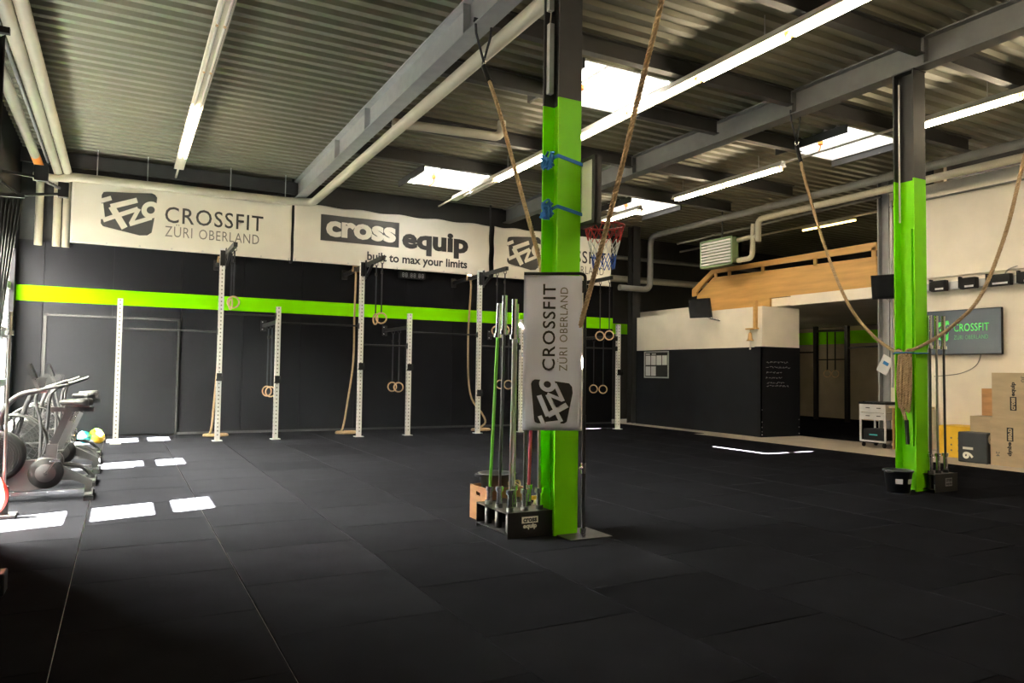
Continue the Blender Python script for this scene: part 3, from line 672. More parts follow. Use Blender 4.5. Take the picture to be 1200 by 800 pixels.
r4 = col_rope(B2X, 4.05, 5.33, [(8.86, 4.30, 4.5), (8.86, 4.50, 3.885), (8.86, 4.70, 3.1), (8.85, 4.98, 2.392), (8.80, 5.25, 2.07), (8.73, 5.50, 1.87), (8.70, 5.72, 1.76), (8.68, 5.80, 1.72), (8.67, 5.80, 1.4), (8.68, 5.80, 1.05)], 'climbing rope from the grey beam, near side, tied to the bucket column')
mb = MB()       # bundle loops on the second column
for i in range(4):
    y = 5.79 + .035 * i; zb = .98 + .05 * (i % 2)
    twisted(mb, sm([(8.70, y - .03, 1.72), (8.68 - .01 * i, y - .04, 1.3), (8.69, y, zb), (8.69, y + .03, 1.3), (8.71, y + .02, 1.70)], 6), .020)
twisted(mb, sm([(8.69, 5.87, 1.1), (8.66, 5.83, .98), (8.67, 5.80, .86)], 6), .021)
mb.build('rope_loops', 'rope', r4)
MB().cyl((8.67, 5.80, .88), (8.68, 5.79, .58), .024, 10).build('whipping', 'black_plastic', r4)
t = thing('blue_cord', (8.86, 5.86, 1.70), 'blue cord tying the rope bundle to the column', 'cord')
MB().tube([(8.64, 5.76, 1.72), (8.73, 5.71, 1.715), (8.99, 5.71, 1.72), (8.99, 6.01, 1.72), (8.73, 6.01, 1.71), (8.64, 5.93, 1.72)], .009, 6, True).build('cord', 'blue_strap', t)

# ================================================================== HOOP BOARD
t = thing('basketball_hoop', (3.64, 5.6, 2.72), 'small white basketball board with red rim and tricolour net', 'hoop')
BX((3.60, 5.27, 2.72), (3.62, 5.95, 3.32)).build('frame', 'black_plastic', t)
bd = BX((3.593, 5.30, 2.75), (3.66, 5.92, 3.29)).build('backboard', 'white_paint', t)
mb = BX((3.588, 5.27, 2.72), (3.665, 5.305, 3.32)).box((3.588, 5.915, 2.72), (3.665, 5.95, 3.32)).box((3.588, 5.30, 2.72), (3.665, 5.92, 2.752)).box((3.588, 5.30, 3.29), (3.665, 5.92, 3.32)); mb.build('edge_trim', 'grey_plastic', bd)
rc = V(3.93, 5.60, 2.78)
MB().ring(rc, .185, .011, (0, 0, 1), 32, 8).build('rim', 'rim_red', t)
MB().box((3.66, 5.54, 2.74), (3.75, 5.66, 2.80)).build('rim_bracket', 'rim_red', t)
for (za, zb, ra, rb, m, nm) in [(0, -.14, .185, .15, 'red_net', 'net_top'), (-.14, -.27, .15, .115, 'white_net', 'net_middle'), (-.27, -.40, .115, .10, 'blue_net', 'net_bottom')]:
    mb = MB(); n = 14
    for i in range(n):
        for s in (-1, 1):
            a0 = 2 * math.pi * i / n; a1 = a0 + s * math.pi / n * 2
            pts = [rc + V(math.cos(a0 + (a1 - a0) * f) * (ra + (rb - ra) * f), math.sin(a0 + (a1 - a0) * f) * (ra + (rb - ra) * f), za + (zb - za) * f) for f in (0, .5, 1)]
            mb.tube(pts, .0035, 4)
    mb.build(nm, m, t, kind='stuff')
for z, dz, lb in ((3.28, -.02, 'upper blue strap knotted around the green hoop column'), (2.83, -.02, 'lower blue strap knotted around the green hoop column')):
    t = thing('lashing_strap', (3.46, 5.6, z), lb, 'strap'); x0, x1, y0, y1 = 3.334, 3.675, 5.463, 5.757
    mb = MB(); P = [(x0, y0, z + .04), (x1, y0, z - .02), (x1, y1, z), (x0, y1, z + .02)]
    for a, b in zip(P, P[1:] + P[:1]): mb.bar(a, b, .006, .030)
    mb.build('strap_band', 'blue_strap', t)
    mb = MB(); rs = random.Random(int(z * 100))
    for i in range(9):
        c = V(x0 - .03, 5.57, z + .02); pts = [c + V(rs.uniform(-.05, .02), rs.uniform(-.08, .08), rs.uniform(-.09, .08)) for _ in range(4)]
        mb.tube(sm(pts, 4), .011, 5)
    mb.build('knot', 'blue_strap', t)

# ================================================================== FLAG STAND
E = V(math.cos(YAW), -math.sin(YAW), 0); FP = V(3.52, 5.29, 0); NRM = V(-math.sin(YAW), -math.cos(YAW), 0)
t = thing('flag_stand', FP, 'grey hanging flag with emblem on a black pole before the hoop column', 'flag')
def fpl(u, z, d=0): return tuple(FP + E * u + V(0, 0, z) + NRM * d)
def fsurf(u, z, d=0):
    k = (z - .91) / 1.33; s = (u + .53) / .53
    return fpl(u, z, d + .010 * math.sin((s * 2.2 - k * 3) * 3.0) + .006 * math.sin((s + k) * 9))
pl = MB().prism([(-.20, -.20), (.22, -.20), (.22, .20), (-.20, .20)], lambda a, b, d: tuple(FP + V(.05, .15, 0) + V(a, b, 0) + V(0, 0, d)), 0, .008).build('base_plate', 'black_metal', t)
MB().cyl(FP + V(0, 0, .008), FP + V(0, 0, 1.05), .017, 12).cyl(FP + V(0, 0, 1.05), FP + V(0, 0, 2.24), .013, 12).build('pole', 'black_metal', t)
MB().tube(sm([fpl(0, 2.20), fpl(-.005, 2.25), fpl(-.04, 2.268), fpl(-.12, 2.268), fpl(-.53, 2.262)], 4), .014, 8).build('top_arm', 'black_metal', t)
MB().cyl(FP + V(0, 0, .55), FP + V(0, 0, .64), .024, 10).ball(tuple(FP + V(-.03, -.01, .6)), .018, 8).build('height_clamp', 'chrome', t)
MB().cyl(FP + V(0, 0, .008), FP + V(0, 0, .09), .026, 12).build('socket', 'chrome', t)
nx, nz = 16, 40; vs = [fsurf(-.53 + .505 * i / nx, .915 + 1.335 * j / nz) for j in range(nz + 1) for i in range(nx + 1)]
mb = MB().add(vs, [(j * (nx + 1) + i, j * (nx + 1) + i + 1, (j + 1) * (nx + 1) + i + 1, (j + 1) * (nx + 1) + i) for j in range(nz) for i in range(nx)], True)
fo = mb.build('flag_cloth', 'flag_cloth', t); so_ = fo.modifiers.new('solid', 'SOLIDIFY'); so_.thickness = .002; so_.offset = -1
ft = lambda u, v: fsurf(-v, u, .008)      # u runs up the flag, v to the left
text_obj('lettering', 'CROSSFIT', 'print_black', fo, ft, (1.425, 2.175, .255, .365), .010, 1.1)
text_obj('lettering', 'ZÜRI', 'print_grey', fo, ft, (1.425, 1.625, .150, .235), -.002, 1.1)
text_obj('lettering', 'OBERLAND', 'print_grey', fo, ft, (1.675, 2.145, .150, .216), -.002, 1.1)
emblem(fo, lambda a, b, d: fsurf(-(.10 + .32 * b), .975 + .375 * a, d + .004), 'print_black', 'flag_cloth', .004, .008)

# ================================================================== BAR RACKS, BARBELLS
def bar_rack(x0, y0, w, d, h, label):
    t = thing('bar_holder', (x0 + w / 2, y0 + d / 2, 0), label, 'rack')
    BX((x0, y0, 0), (x0 + w, y0 + .006, h)).build('front_plate', 'black_metal', t)
    BX((x0, y0 + d - .006, 0), (x0 + w, y0 + d, h)).build('rear_plate', 'black_metal', t)
    BX((x0, y0 + .006, .03), (x0 + w, y0 + d - .006, .036)).build('lower_shelf', 'black_metal', t)
    BX((x0, y0 + .006, h - .012), (x0 + w, y0 + d - .006, h - .006)).build('upper_shelf', 'black_metal', t)
    slots = []
    for j in range(3):
        for i in range(3):
            x = x0 + w * (i + .5) / 3; y = y0 + d * (j + .5) / 3; slots.append((x, y))
            MB().lathe([(.034, .036), (.034, h + .03), (.027, h + .03), (.027, .05)], (x, y, 0), 14).build('socket', 'black_plastic', t)
    return t, slots
def barbell(x, y, top, tilt, z0, m, label, L=2.05, sleeve=.40, sr=.025):
    t = thing('barbell', (x, y, z0), label, 'barbell')
    a = V(x, y, z0); b = V(x + tilt[0], y + tilt[1], z0 + L); d = (b - a).normalized()
    MB().cyl(a + d * sleeve, b - d * sleeve, .014, 10).build('shaft', m, t)
    for s in (0, 1):
        p = a if s == 0 else b; q = d if s == 0 else -d
        sl = MB().cyl(p, p + q * (sleeve - .02), sr, 14).build('sleeve', 'chrome', t)
        MB().cyl(p + q * (sleeve - .02), p + q * (sleeve + .02), sr + .013, 14).build('collar', 'chrome', sl)
    return t
RK, SL = bar_rack(2.92, 5.53, .44, .62, .215, 'black barbell holder with printed front beside the hoop column')
fp_ = lambda u, v: (u, 5.53 - .002, v)
MB().add([fp_(3.055, .12), fp_(3.215, .12), fp_(3.215, .175), fp_(3.055, .175)], [(0, 1, 2, 3)]).build('print_box', 'print_white', RK)
text_obj('lettering', 'cross', 'print_black', RK, lambda u, v: (u, 5.526, v), (3.068, 3.202, .128, .163), .045)
text_obj('lettering', 'equip', 'print_white', RK, lambda u, v: (u, 5.527, v), (3.068, 3.202, .066, .116), .045)
bars1 = [(0, 'steel_bar', 'barbell with bare steel shaft in the holder, front corner', (.02, .0), 2.0), (1, 'dark_bar', 'barbell with dark shaft in the holder, front middle', (.0, .02), 1.85), (2, 'steel_bar', 'barbell with bright shaft in the holder, touching the green column', (-.02, .0), 1.9),
         (3, 'dark_bar', 'barbell with black shaft, middle row of the holder', (.03, 0), 2.05), (4, 'steel_bar', 'barbell with dull steel shaft in the holder centre', (0, 0), 1.98), (5, 'bar_pink', 'barbell with pink shaft in the holder', (.05, .0), 1.9),
         (6, 'bar_green', 'barbell with green shaft in the holder', (.09, .02), 2.0)]
for i, m, lb, tl, L in bars1:
    barbell(SL[i][0], SL[i][1], 0, tl, .045, m, lb, L, .33 if m != 'bar_green' else .30)
RK2, SL2 = bar_rack(8.86, 5.56, .46, .62, .225, 'black barbell holder with worn sticker beside the bucket column')
MB().add([(9.06, 5.556, .07), (9.20, 5.556, .07), (9.20, 5.556, .17), (9.06, 5.556, .17)], [(0, 1, 2, 3)]).build('sticker', 'led_grey', RK2)
text_obj('lettering', 'cross', 'print_black', RK2, lambda u, v: (u, 5.553, v), (9.07, 9.19, .125, .16), .045)
text_obj('lettering', 'equip', 'print_black', RK2, lambda u, v: (u, 5.553, v), (9.07, 9.19, .078, .115), .045)
for i, m, lb, tl in [(0, 'dark_bar', 'barbell next to the bucket column, dark shaft, front row', (.01, 0)), (1, 'steel_bar', 'barbell with steel shaft in front of the television', (0, .01)), (2, 'dark_bar', 'barbell with black shaft at the end of the sticker holder', (-.02, 0)), (4, 'bar_red', 'barbell with red shaft in the sticker holder', (-.03, .02)), (6, 'steel_bar', 'barbell with steel shaft in the sticker holder, rear row', (0, 0)), (3, 'dark_bar', 'barbell with dark shaft in the sticker holder, middle row', (.02, 0)), (5, 'steel_bar', 'barbell with steel shaft in the sticker holder, middle row end', (-.02, 0))]:
    barbell(SL2[i][0], SL2[i][1], 0, tl, .045, m, lb, 2.15)

# crate and tubs
t = thing('wooden_crate', (3.23, 6.36, 0), 'brown wooden crate behind the printed barbell holder', 'crate')
x0, y0, x1, y1, h = 3.03, 6.17, 3.43, 6.53, .32
def plate_hole(mb, x, ya, yb, za, zb, th):
    ym = (ya + yb) / 2
    for a, b, c, d in ((ya, ym - .045, za, zb), (ym + .045, yb, za, zb), (ym - .045, ym + .045, za, zb - .085), (ym - .045, ym + .045, zb - .05, zb)): mb.box((x, a, c), (x + th, b, d))
mb = MB(); plate_hole(mb, x0, y0, y1, 0, h, .014); mb.build('end_board', 'crate_brown', t)
mb = MB(); plate_hole(mb, x1 - .014, y0, y1, 0, h, .014); mb.build('end_board', 'crate_brown', t)
BX((x0 + .014, y0, 0), (x1 - .014, y0 + .012, h)).build('side_board', 'crate_brown', t); BX((x0 + .014, y1 - .012, 0), (x1 - .014, y1, h)).build('side_board', 'crate_brown', t)
BX((x0 + .014, y0 + .012, .0), (x1 - .014, y1 - .012, .012)).build('bottom', 'crate_brown', t)
BX((x0 + .014, y0 + .012, .26), (x1 - .014, y1 - .012, .27)).build('tray', 'crate_brown', t)
def tub(c, r, h, label, stickers=False):
    t = thing('tub', c, label, 'bucket')
    MB().lathe([(.001, 0), (r * .78, 0), (r * .96, h * .93), (r * 1.06, h * .94), (r * 1.06, h), (r * .94, h), (r * .76, .012), (.001, .012)], c, 28).build('bowl', 'bucket', t)
    for s in (-1, 1):
        MB().tube(sm([(c[0] + s * r * 1.0, c[1] - .05, c[2] + h * .95), (c[0] + s * (r * 1.0 + .035), c[1] - .03, c[2] + h * .92), (c[0] + s * (r * 1.0 + .035), c[1] + .03, c[2] + h * .92), (c[0] + s * r * 1.0, c[1] + .05, c[2] + h * .95)], 3), .012, 6).build('handle', 'bucket', t)
    if stickers:
        for a0 in (-2.75, -1.75):
            mb = MB(); n = 6; vs = []
            for z in (h * .42, h * .64):
                for i in range(n + 1):
                    a = a0 + .55 * i / n; rad = r * (.78 + .18 * z / h) + .004; vs.append((c[0] + rad * math.cos(a), c[1] + rad * math.sin(a), c[2] + z))
            mb.add(vs, [(i, i + 1, n + 2 + i, n + 1 + i) for i in range(n)]); mb.build('sticker', 'paper', t)
tub((3.215, 6.35, .27), .165, .17, 'dark blue tub sitting in the wooden crate')
tub((8.50, 5.80, 0), .165, .275, 'black chalk tub with white stickers at the foot of the column', True)

t = thing('spray_bottle', (3.47, 6.02, 0), 'pale spray bottle on the floor behind the printed holder', 'bottle')
MB().lathe([(.001, 0), (.04, 0), (.042, .02), (.042, .14), (.016, .20), (.014, .22), (.001, .22)], (3.47, 6.02, 0), 18).build('body', 'ceramic', t); MB().box((3.425, 6.005, .22), (3.49, 6.035, .255)).build('spray_head', 'yellow', t)
t = thing('skipping_rope', (3.36, 6.42, .27), 'tan coiled rope hanging over the wooden crate edge', 'rope')
MB().tube(sm([(3.36 + .06 * math.cos(a) + .02 * math.sin(3 * a), 6.24 + .05 * math.sin(a), .335 + .03 * math.sin(2 * a)) for a in [i * .7 for i in range(20)]], 3), .009, 6).build('coil', 'rope_tan', t)
for i, x in enumerate((-.55, .35, 1.95, 3.1)):
    tag(MB().cyl((x, 16.70, 5.18), (x, 16.70, ZC + .02), .010, 6).build('hanger_rod', 'galvanised'), ['thin rod carrying the white pipe above the emblem badge', 'thin rod carrying the white pipe beside the strip light end', 'thin rod carrying the white pipe above the emblem banner lettering', 'thin rod carrying the white pipe next to the pale roof beam'][i], 'rod', 'pipe hanger rods')
# ================================================================== RIGHT SIDE: BOXES, TV, RAIL
BZ = -.01
def jump_box(lo, hi, m, label, texts=(), cat='box', name='plyo_box'):
    t = thing(name, ((lo[0] + hi[0]) / 2, (lo[1] + hi[1]) / 2, lo[2]), label, cat)
    x0, y0, z0 = lo; x1, y1, z1 = hi; th = .02; mb = MB()
    BX((x0, y0, z0), (x0 + th, y1, z1)).build('front_board', m, t, bevel=.002); BX((x1 - th, y0, z0), (x1, y1, z1)).build('rear_board', m, t)
    BX((x0 + th, y0, z0), (x1 - th, y0 + th, z1)).build('side_board', m, t); BX((x0 + th, y1 - th, z0), (x1 - th, y1, z1)).build('side_board', m, t)
    BX((x0 + th, y0 + th, z1 - th), (x1 - th, y1 - th, z1)).build('top_board', m, t); BX((x0 + th, y0 + th, z0), (x1 - th, y1 - th, z0 + th)).build('bottom_board', m, t)
    return t
# lettering on faces x = const seen from -X: u = -y (to the right), v = z
def facex(x): return lambda u, v: (x - .002, -u, v)
def vtext(parent, txt, m, x, yc, z0, z1, hgt, bold=.03):      # text turned a quarter clockwise: reads downwards
    return text_obj('lettering', txt, m, parent, lambda u, v: (x - .003, yc - v, z1 - u), (0, z1 - z0, -hgt / 2, hgt / 2), bold)
b1 = jump_box((12.75, 6.02, BZ), (13.35, 7.06, .775), 'plywood', 'wooden jump box with dark printed logo, bottom of the stack')
b2 = jump_box((12.76, 6.0, .776), (13.35, 7.03, 1.51), 'plywood', 'wooden jump box with dark printed logo, topmost of the stack')
def box_logo(b, x, yc, z0, z1):
    zm = z0 + (z1 - z0) * .48
    MB().add([(x - .002, yc + .045, z0), (x - .002, yc - .045, z0), (x - .002, yc - .045, zm), (x - .002, yc + .045, zm)], [(0, 1, 2, 3)]).build('print_box', 'print_black', b)
def logo_down(b, x, yc, z0, z1):           # 'cross' in a box above, 'equip' below, reading down
    zm = z0 + (z1 - z0) * .52
    MB().add([(x - .002, yc + .05, zm), (x - .002, yc - .05, zm), (x - .002, yc - .05, z1), (x - .002, yc + .05, z1)], [(0, 1, 2, 3)]).build('print_box', 'print_black', b)
    text_obj('lettering', 'cross', 'plywood', b, lambda u, v: (x - .004, yc - v, z1 - .012 - u), (0, z1 - zm - .024, -.030, .030), .045)
    text_obj('lettering', 'equip', 'print_black', b, lambda u, v: (x - .003, yc - v, zm - .01 - u), (0, zm - z0 - .01, -.045, .035), .045)
def logo_up(b, x, yc, z0, z1):             # reading upwards
    zm = z0 + (z1 - z0) * .48
    MB().add([(x - .002, yc + .05, z0), (x - .002, yc - .05, z0), (x - .002, yc - .05, zm), (x - .002, yc + .05, zm)], [(0, 1, 2, 3)]).build('print_box', 'print_black', b)
    text_obj('lettering', 'cross', 'plywood', b, lambda u, v: (x - .004, yc + v, z0 + .012 + u), (0, zm - z0 - .024, -.030, .030), .045)
    text_obj('lettering', 'equip', 'print_black', b, lambda u, v: (x - .003, yc + v, zm + .01 + u), (0, z1 - zm - .01, -.045, .035), .045)
logo_down(b1, 12.75, 6.75, .16, .62); logo_up(b2, 12.76, 6.70, .90, 1.36)
text_obj('lettering', '24', 'print_grey', b1, lambda u, v: (12.747, 6.94 - v, .22 - u), (0, .08, -.03, .03), .02)
text_obj('lettering', '30', 'print_grey', b2, lambda u, v: (12.757, 6.55 - v, 1.46 - u), (0, .1, -.03, .03), .02)
jump_box((13.0, 7.10, BZ), (13.55, 7.53, .765), 'plywood', 'pale wooden jump box behind the black numbered box')
jump_box((13.16, 7.02, .776), (13.75, 7.42, 1.24), 'crate_wood', 'narrow brown wooden box leaning behind the topmost jump box')
t = thing('foam_box', (12.9, 7.32, BZ), 'black foam jump box with white 16 on its side', 'box')
BX((12.70, 7.08, BZ), (13.0 - .004, 7.57, .50)).build('foam_body', 'foam_black', t, bevel=.02)
text_obj('lettering', '16', 'print_white', t, lambda u, v: (12.6975, 7.395 - v, .25 - u), (0, .20, -.09, .09), .04)
text_obj('lettering', '8', 'print_white', t, lambda u, v: (12.72 + v, 7.0775, .48 - u), (0, .16, 0.0, .22), .05)
t = thing('yellow_box', (13.4, 7.9, BZ), 'yellow box standing behind the black foam box', 'box')
BX((13.20, 7.60, BZ), (13.75, 8.22, .555)).build('body', 'yellow', t, bevel=.01)
mb = MB()
for y in (7.72, 7.85, 7.98, 8.1):
    for z in (.12, .22, .34): mb.cyl((13.202, y, z), (13.197, y, z), .016, 8)
mb.build('grip_holes', 'print_grey', t, kind='stuff')
# television
t = thing('television', (14.1, 8.1, 1.85), 'wall television showing a green logo on grey', 'television')
TX = 14.10
BX((TX, 7.58, 1.86), (TX + .05, 8.98, 2.72)).build('case', 'black_plastic', t, bevel=.006)
sc_ = BX((TX - .003, 7.595, 1.88), (TX, 8.965, 2.705)).build('screen', 'tv_screen', t)
text_obj('screen_lettering', 'CROSSFIT', 'logo_light', t, lambda u, v: (TX - .006, -u, v), (-8.45, -7.80, 2.30, 2.45), .01, 1.05)
text_obj('screen_lettering', 'ZÜRI OBERLAND', 'logo_dim', t, lambda u, v: (TX - .006, -u, v), (-8.45, -7.82, 2.15, 2.25), 0, 1.05)
emblem(t, lambda a, b, d: (TX - .003 - d, 8.80 - a * .26, 2.12 + b * .36), 'logo_light', 'tv_screen', .002, .004)
BX((TX + .05, 8.1, 2.1), (X1, 8.4, 2.45)).build('wall_mount', 'black_metal', t)
tag(MB().tube(sm([(X1 - .015, 8.0, 1.86), (X1 - .015, 8.1, 1.65), (X1 - .015, 8.4, 1.5), (X1 - .015, 8.9, 1.44)], 6), .008, 5).build('television_cable', 'cord'), 'thin cable hanging below the wall television', 'cable')
# cable tray and clamps
t = thing('wall_rail', (14.15, 6.5, 3.15), 'galvanised rail fixed to the white wall above the television', 'rail')
MB().bar((X1 - .05, 2.0, 3.20), (X1 - .05, 9.75, 3.20), .07, .15).build('rail', 'galvanised', t)
struct(BX((X1 - .05, 2.0, 3.39), (X1 + .01, 9.75, 3.46)).build('trim_4', 'white_wall'))
for i, (ya, yb) in enumerate([(8.55, 8.85), (7.98, 8.28), (7.38, 7.78), (6.9, 7.25)]):
    t = thing('rail_bracket', (14.1, (ya + yb) / 2, 3.1), ['black bracket on the rail right behind the green column edge', 'black bracket on the rail above the television middle', 'largest black bracket on the rail with a cable above', 'black bracket on the rail above the jump boxes'][i], 'bracket')
    BX((X1 - .20, ya, 3.10), (X1 - .086, yb, 3.31)).build('body', 'black_plastic', t, bevel=.012)
    BX((X1 - .205, ya + .04, 3.125), (X1 - .199, yb - .10, 3.16)).build('label_plate', 'paper', t)
    MB().box((X1 - .19, yb, 3.12), (X1 - .10, yb + .03, 3.34)).build('jaw', 'black_plastic', t)
tag(MB().tube(sm([(X1 - .12, 7.5, 3.32), (X1 - .08, 7.45, 3.40), (X1 - .03, 7.25, 3.45), (X1 - .03, 6.8, 3.44)], 5), .012, 6).build('power_cable', 'cord'), 'grey cable leading from a rail bracket along the wall', 'cable')

# monitors on arms
def monitor(c, ny, w, h, ang, arm_to, label):
    t = thing('monitor', c, label, 'monitor'); c = V(c)
    d = V(math.cos(ang), math.sin(ang), 0); nn = V(-d.y, d.x, 0); up = V(nn.x * .25, nn.y * .25, 1).normalized()
    def f(a, b, k): return tuple(c + d * a + up * b + nn * k)
    MB().prism([(-w / 2, -h / 2), (w / 2, -h / 2), (w / 2, h / 2), (-w / 2, h / 2)], f, -.03, .03).build('case', 'black_plastic', t, bevel=.005)
    MB().prism([(-w / 2 + .02, -h / 2 + .025), (w / 2 - .02, -h / 2 + .025), (w / 2 - .02, h / 2 - .02), (-w / 2 + .02, h / 2 - .02)], f, .03, .033).build('screen', 'screen', t)
    MB().tube([f(0, 0, -.03), tuple(c.lerp(V(arm_to), .5) + V(0, 0, -.1)), arm_to], .02, 8).build('wall_arm', 'chrome', t)
    return t
monitor((12.74, 13.98, 3.07), 1, .60, .48, R(108), (PX, 13.6, 2.75), 'small black monitor on an arm over the white partition')
monitor((13.85, 9.70, 3.27), 1, .52, .50, R(112), (X1 - .03, 9.82, 3.0), 'black monitor tilted on the pillar beside the opening')
# calendar board
t = thing('notice_board', (PX - .01, 16.0, 1.3), 'framed board of white paper sheets on the dark partition', 'board')
BX((PX - .02, 15.50, 1.30), (PX - .001, 16.55, 2.04)).build('backing', 'print_black', t)
MB().box((PX - .03, 15.50, 1.30), (PX - .018, 16.55, 1.335)).box((PX - .03, 15.50, 2.005), (PX - .018, 16.55, 2.04)).box((PX - .03, 15.50, 1.335), (PX - .018, 15.54, 2.005)).box((PX - .03, 16.51, 1.335), (PX - .018, 16.55, 2.005)).build('frame', 'galvanised', t)
for j in range(2):
    for i in range(4):
        if j == 1 and i > 1: continue
        y = 16.48 - i * .235; z = 1.66 - j * .30
        BX((PX - .024, y - .20, z), (PX - .0201, y, z + .26)).build('paper_sheet', 'paper', t)
for y in (16.48, 16.22): BX((PX - .024, y - .18, 1.945), (PX - .0201, y, 1.98)).build('title_strip', 'paper', t)
# bell on a wooden bracket
t = thing('bell_bracket', (PX - .06, 12.42, 2.5), 'wooden bracket holding the bell in front of white partition', 'bracket')
BX((PX - .05, 12.40, 2.52), (PX + .018, 12.48, 3.15)).build('post', 'wood_panel', t); BX((PX - .05, 12.36, 2.49), (PX + .018, 12.72, 2.52)).build('shelf', 'wood_panel', t)
t = thing('brass_bell', (PX - .02, 12.50, 2.1), 'brass bell with cord hanging under the wooden bracket', 'bell')
MB().lathe([(.001, 2.42), (.028, 2.41), (.045, 2.36), (.052, 2.28), (.072, 2.235), (.095, 2.215), (.088, 2.215), (.05, 2.27), (.001, 2.38)], (PX - .03 - .09, 12.50, 0), 20).build('bell', 'brass', t)
MB().cyl((PX - .12, 12.50, 2.42), (PX - .12, 12.50, 2.49), .008, 6).bar((PX - .12, 12.5, 2.485), (PX, 12.5, 2.485), .02).build('hanger', 'brass', t)
MB().cyl((PX - .12, 12.50, 2.28), (PX - .12, 12.50, 2.03), .012, 6).ball((PX - .12, 12.5, 2.03), .024, 8).build('clapper_cord', 'ceramic', t)

# wooden mezzanine railing
t = thing('wooden_railing', (14.15, 13, 3.3), 'wooden mezzanine parapet with slotted top rail above the partition', 'railing')
WX = 14.12
def wp_(poly, nm, d=.05): MB().prism(poly, lambda a, b, k: (WX + k, a, b), 0, d).build(nm, 'wood_panel', t)
wp_([(10.1, 3.33), (10.1, 3.98), (14.98, 4.05), (15.60, 3.63), (15.72, 3.02), (13.0, 3.02), (13.0, 3.33)], 'parapet_panel')
wp_([(10.1, 4.12), (10.1, 4.29), (15.05, 4.27), (15.82, 3.80), (15.82, 3.60), (15.62, 3.62), (15.64, 3.72), (14.98, 4.16)], 'top_rail', .07)
for y in (10.12, 11.62, 13.2, 14.35, 14.85): wp_([(y, 3.95), (y + .09, 3.95), (y + .09, 4.2), (y, 4.2)], 'rail_post', .04)
# fan heater
t = thing('fan_heater', (13.5, 14, 4.2), 'green fan heater with white louvres hanging above the parapet', 'heater')
hx0, hx1, hy0, hy1, hz0, hz1 = 13.30, 13.62, 13.45, 14.60, 4.17, 4.88
MB().box((hx0, hy0, hz0), (hx1, hy1, hz0 + .05)).box((hx0, hy0, hz1 - .04), (hx1, hy1, hz1)).box((hx0, hy0, hz0), (hx1, hy0 + .05, hz1)).box((hx0, hy1 - .05, hz0), (hx1, hy1, hz1)).box((hx0 + .2, hy0, hz0), (hx1, hy1, hz1)).build('casing', 'heater_green', t)
for i in range(8):
    z = hz0 + .09 + i * .077; MB().bar((hx0 + .02, hy0 + .05, z), (hx0 + .02, hy1 - .05, z), .05, .045).build('louvre', 'white_paint', t)
MB().cyl((13.5, 14.0, hz1), (13.5, 14.0, ZC), .02, 8).build('hanger_rod', 'steel_dark', t)

# inner rig seen through the opening
t = thing('inner_rig', (20, 16, 0), 'black rig in the inner room behind the opening', 'rig')
for (x, y, h) in ((20.2, 16.66, 3.05), (19.9, 15.25, 3.0), (20.2, 18.0, 3.0)):
    o = BX((x - .06, y - .06, 0), (x + .06, y + .06, h)).build('upright', 'black_metal', t)
MB().bar((20.2, 16.66, 2.90), (19.9, 15.25, 2.85), .07).build('crossbar', 'black_metal', t); MB().bar((20.2, 16.66, 1.95), (19.9, 15.25, 1.95), .04).build('crossbar', 'black_metal', t)
MB().bar((19.9, 15.25, 2.30), (19.9, 13.6, 2.35), .06).build('crossbar', 'black_metal', t); MB().bar((20.2, 16.66, 2.2), (20.2, 18.0, 2.2), .05).build('crossbar', 'black_metal', t)
for y in (16.1, 15.8):
    q = thing('gymnastic_ring', (20.05, y, 1.5), 'gym ring in the inner room, %s the trolley' % ('further from' if y > 16 else 'closer to'), 'gym ring', 'rings in the inner room')
    MB().ring((20.05, y, 1.5), .11, .016, (1, .3, 0), 20, 6).build('ring', 'beech', q); MB().bar((20.05, y, 1.6), (20.05, y, 2.84), .05, .006).build('strap', 'strap', q)
t = thing('weight_bench', (19.2, 17.4, 0), 'dark folded bench frame in the inner room beside partition', 'bench')
MB().bar((19.2, 17.7, 0.03), (19.3, 17.0, 1.1), .06).bar((19.2, 17.0, .03), (19.3, 17.7, .75), .05).build('frame', 'black_metal', t); MB().bar((19.2, 16.6, .35), (19.2, 17.7, .35), .06).build('cross_rail', 'black_metal', t)

# equipment trolley beside the opening
t = thing('trolley', (13.5, 9.72, BZ), 'pale equipment trolley with dark shelf beside the grey pillar', 'trolley')
x0, x1, y0, y1 = 13.42, 13.90, 9.42, 10.0
MB().box((x0, y0, .10), (x0 + .03, y0 + .03, .86)).box((x0, y1 - .03, .10), (x0 + .03, y1, .86)).box((x1 - .03, y0, .10), (x1, y0 + .03, .86)).box((x1 - .03, y1 - .03, .10), (x1, y1, .86)).box((x0, y0, .10), (x1, y1, .13)).build('frame', 'cart_white', t)
BX((x0 - .005, y0 + .03, .70), (x1, y1 - .03, .86)).build('drawer', 'cart_white', t); BX((x0 - .01, y0 + .03, .55), (x1, y1 - .03, .685)).build('drawer', 'cart_white', t)
for z in (.78, .62):
    for y in (9.56, 9.80): BX((x0 - .025, y - .04, z), (x0 - .005, y + .04, z + .015)).build('handle', 'grey_plastic', t)
BX((x0 - .01, y0 - .01, .86), (x1 + .01, y1 + .01, .90)).build('top_tray', 'black_plastic', t)
for i in range(6): BX((x0 + .03, y0 + .05 + i * .085, .90), (x1 - .05, y0 + .10 + i * .085, .915)).build('slot', 'grey_plastic', t)
for x in (x0 + .05, x1 - .05):
    for y in (y0 + .06, y1 - .06): MB().cyl((x, y - .015, .04), (x, y + .015, .04), .045, 12).box((x - .02, y - .02, .06), (x + .02, y + .02, .10)).build('castor', 'black_plastic', t)
t = thing('amplifier', (13.64, 9.71, .13), 'black amplifier with teal light on the trolley shelf', 'amplifier')
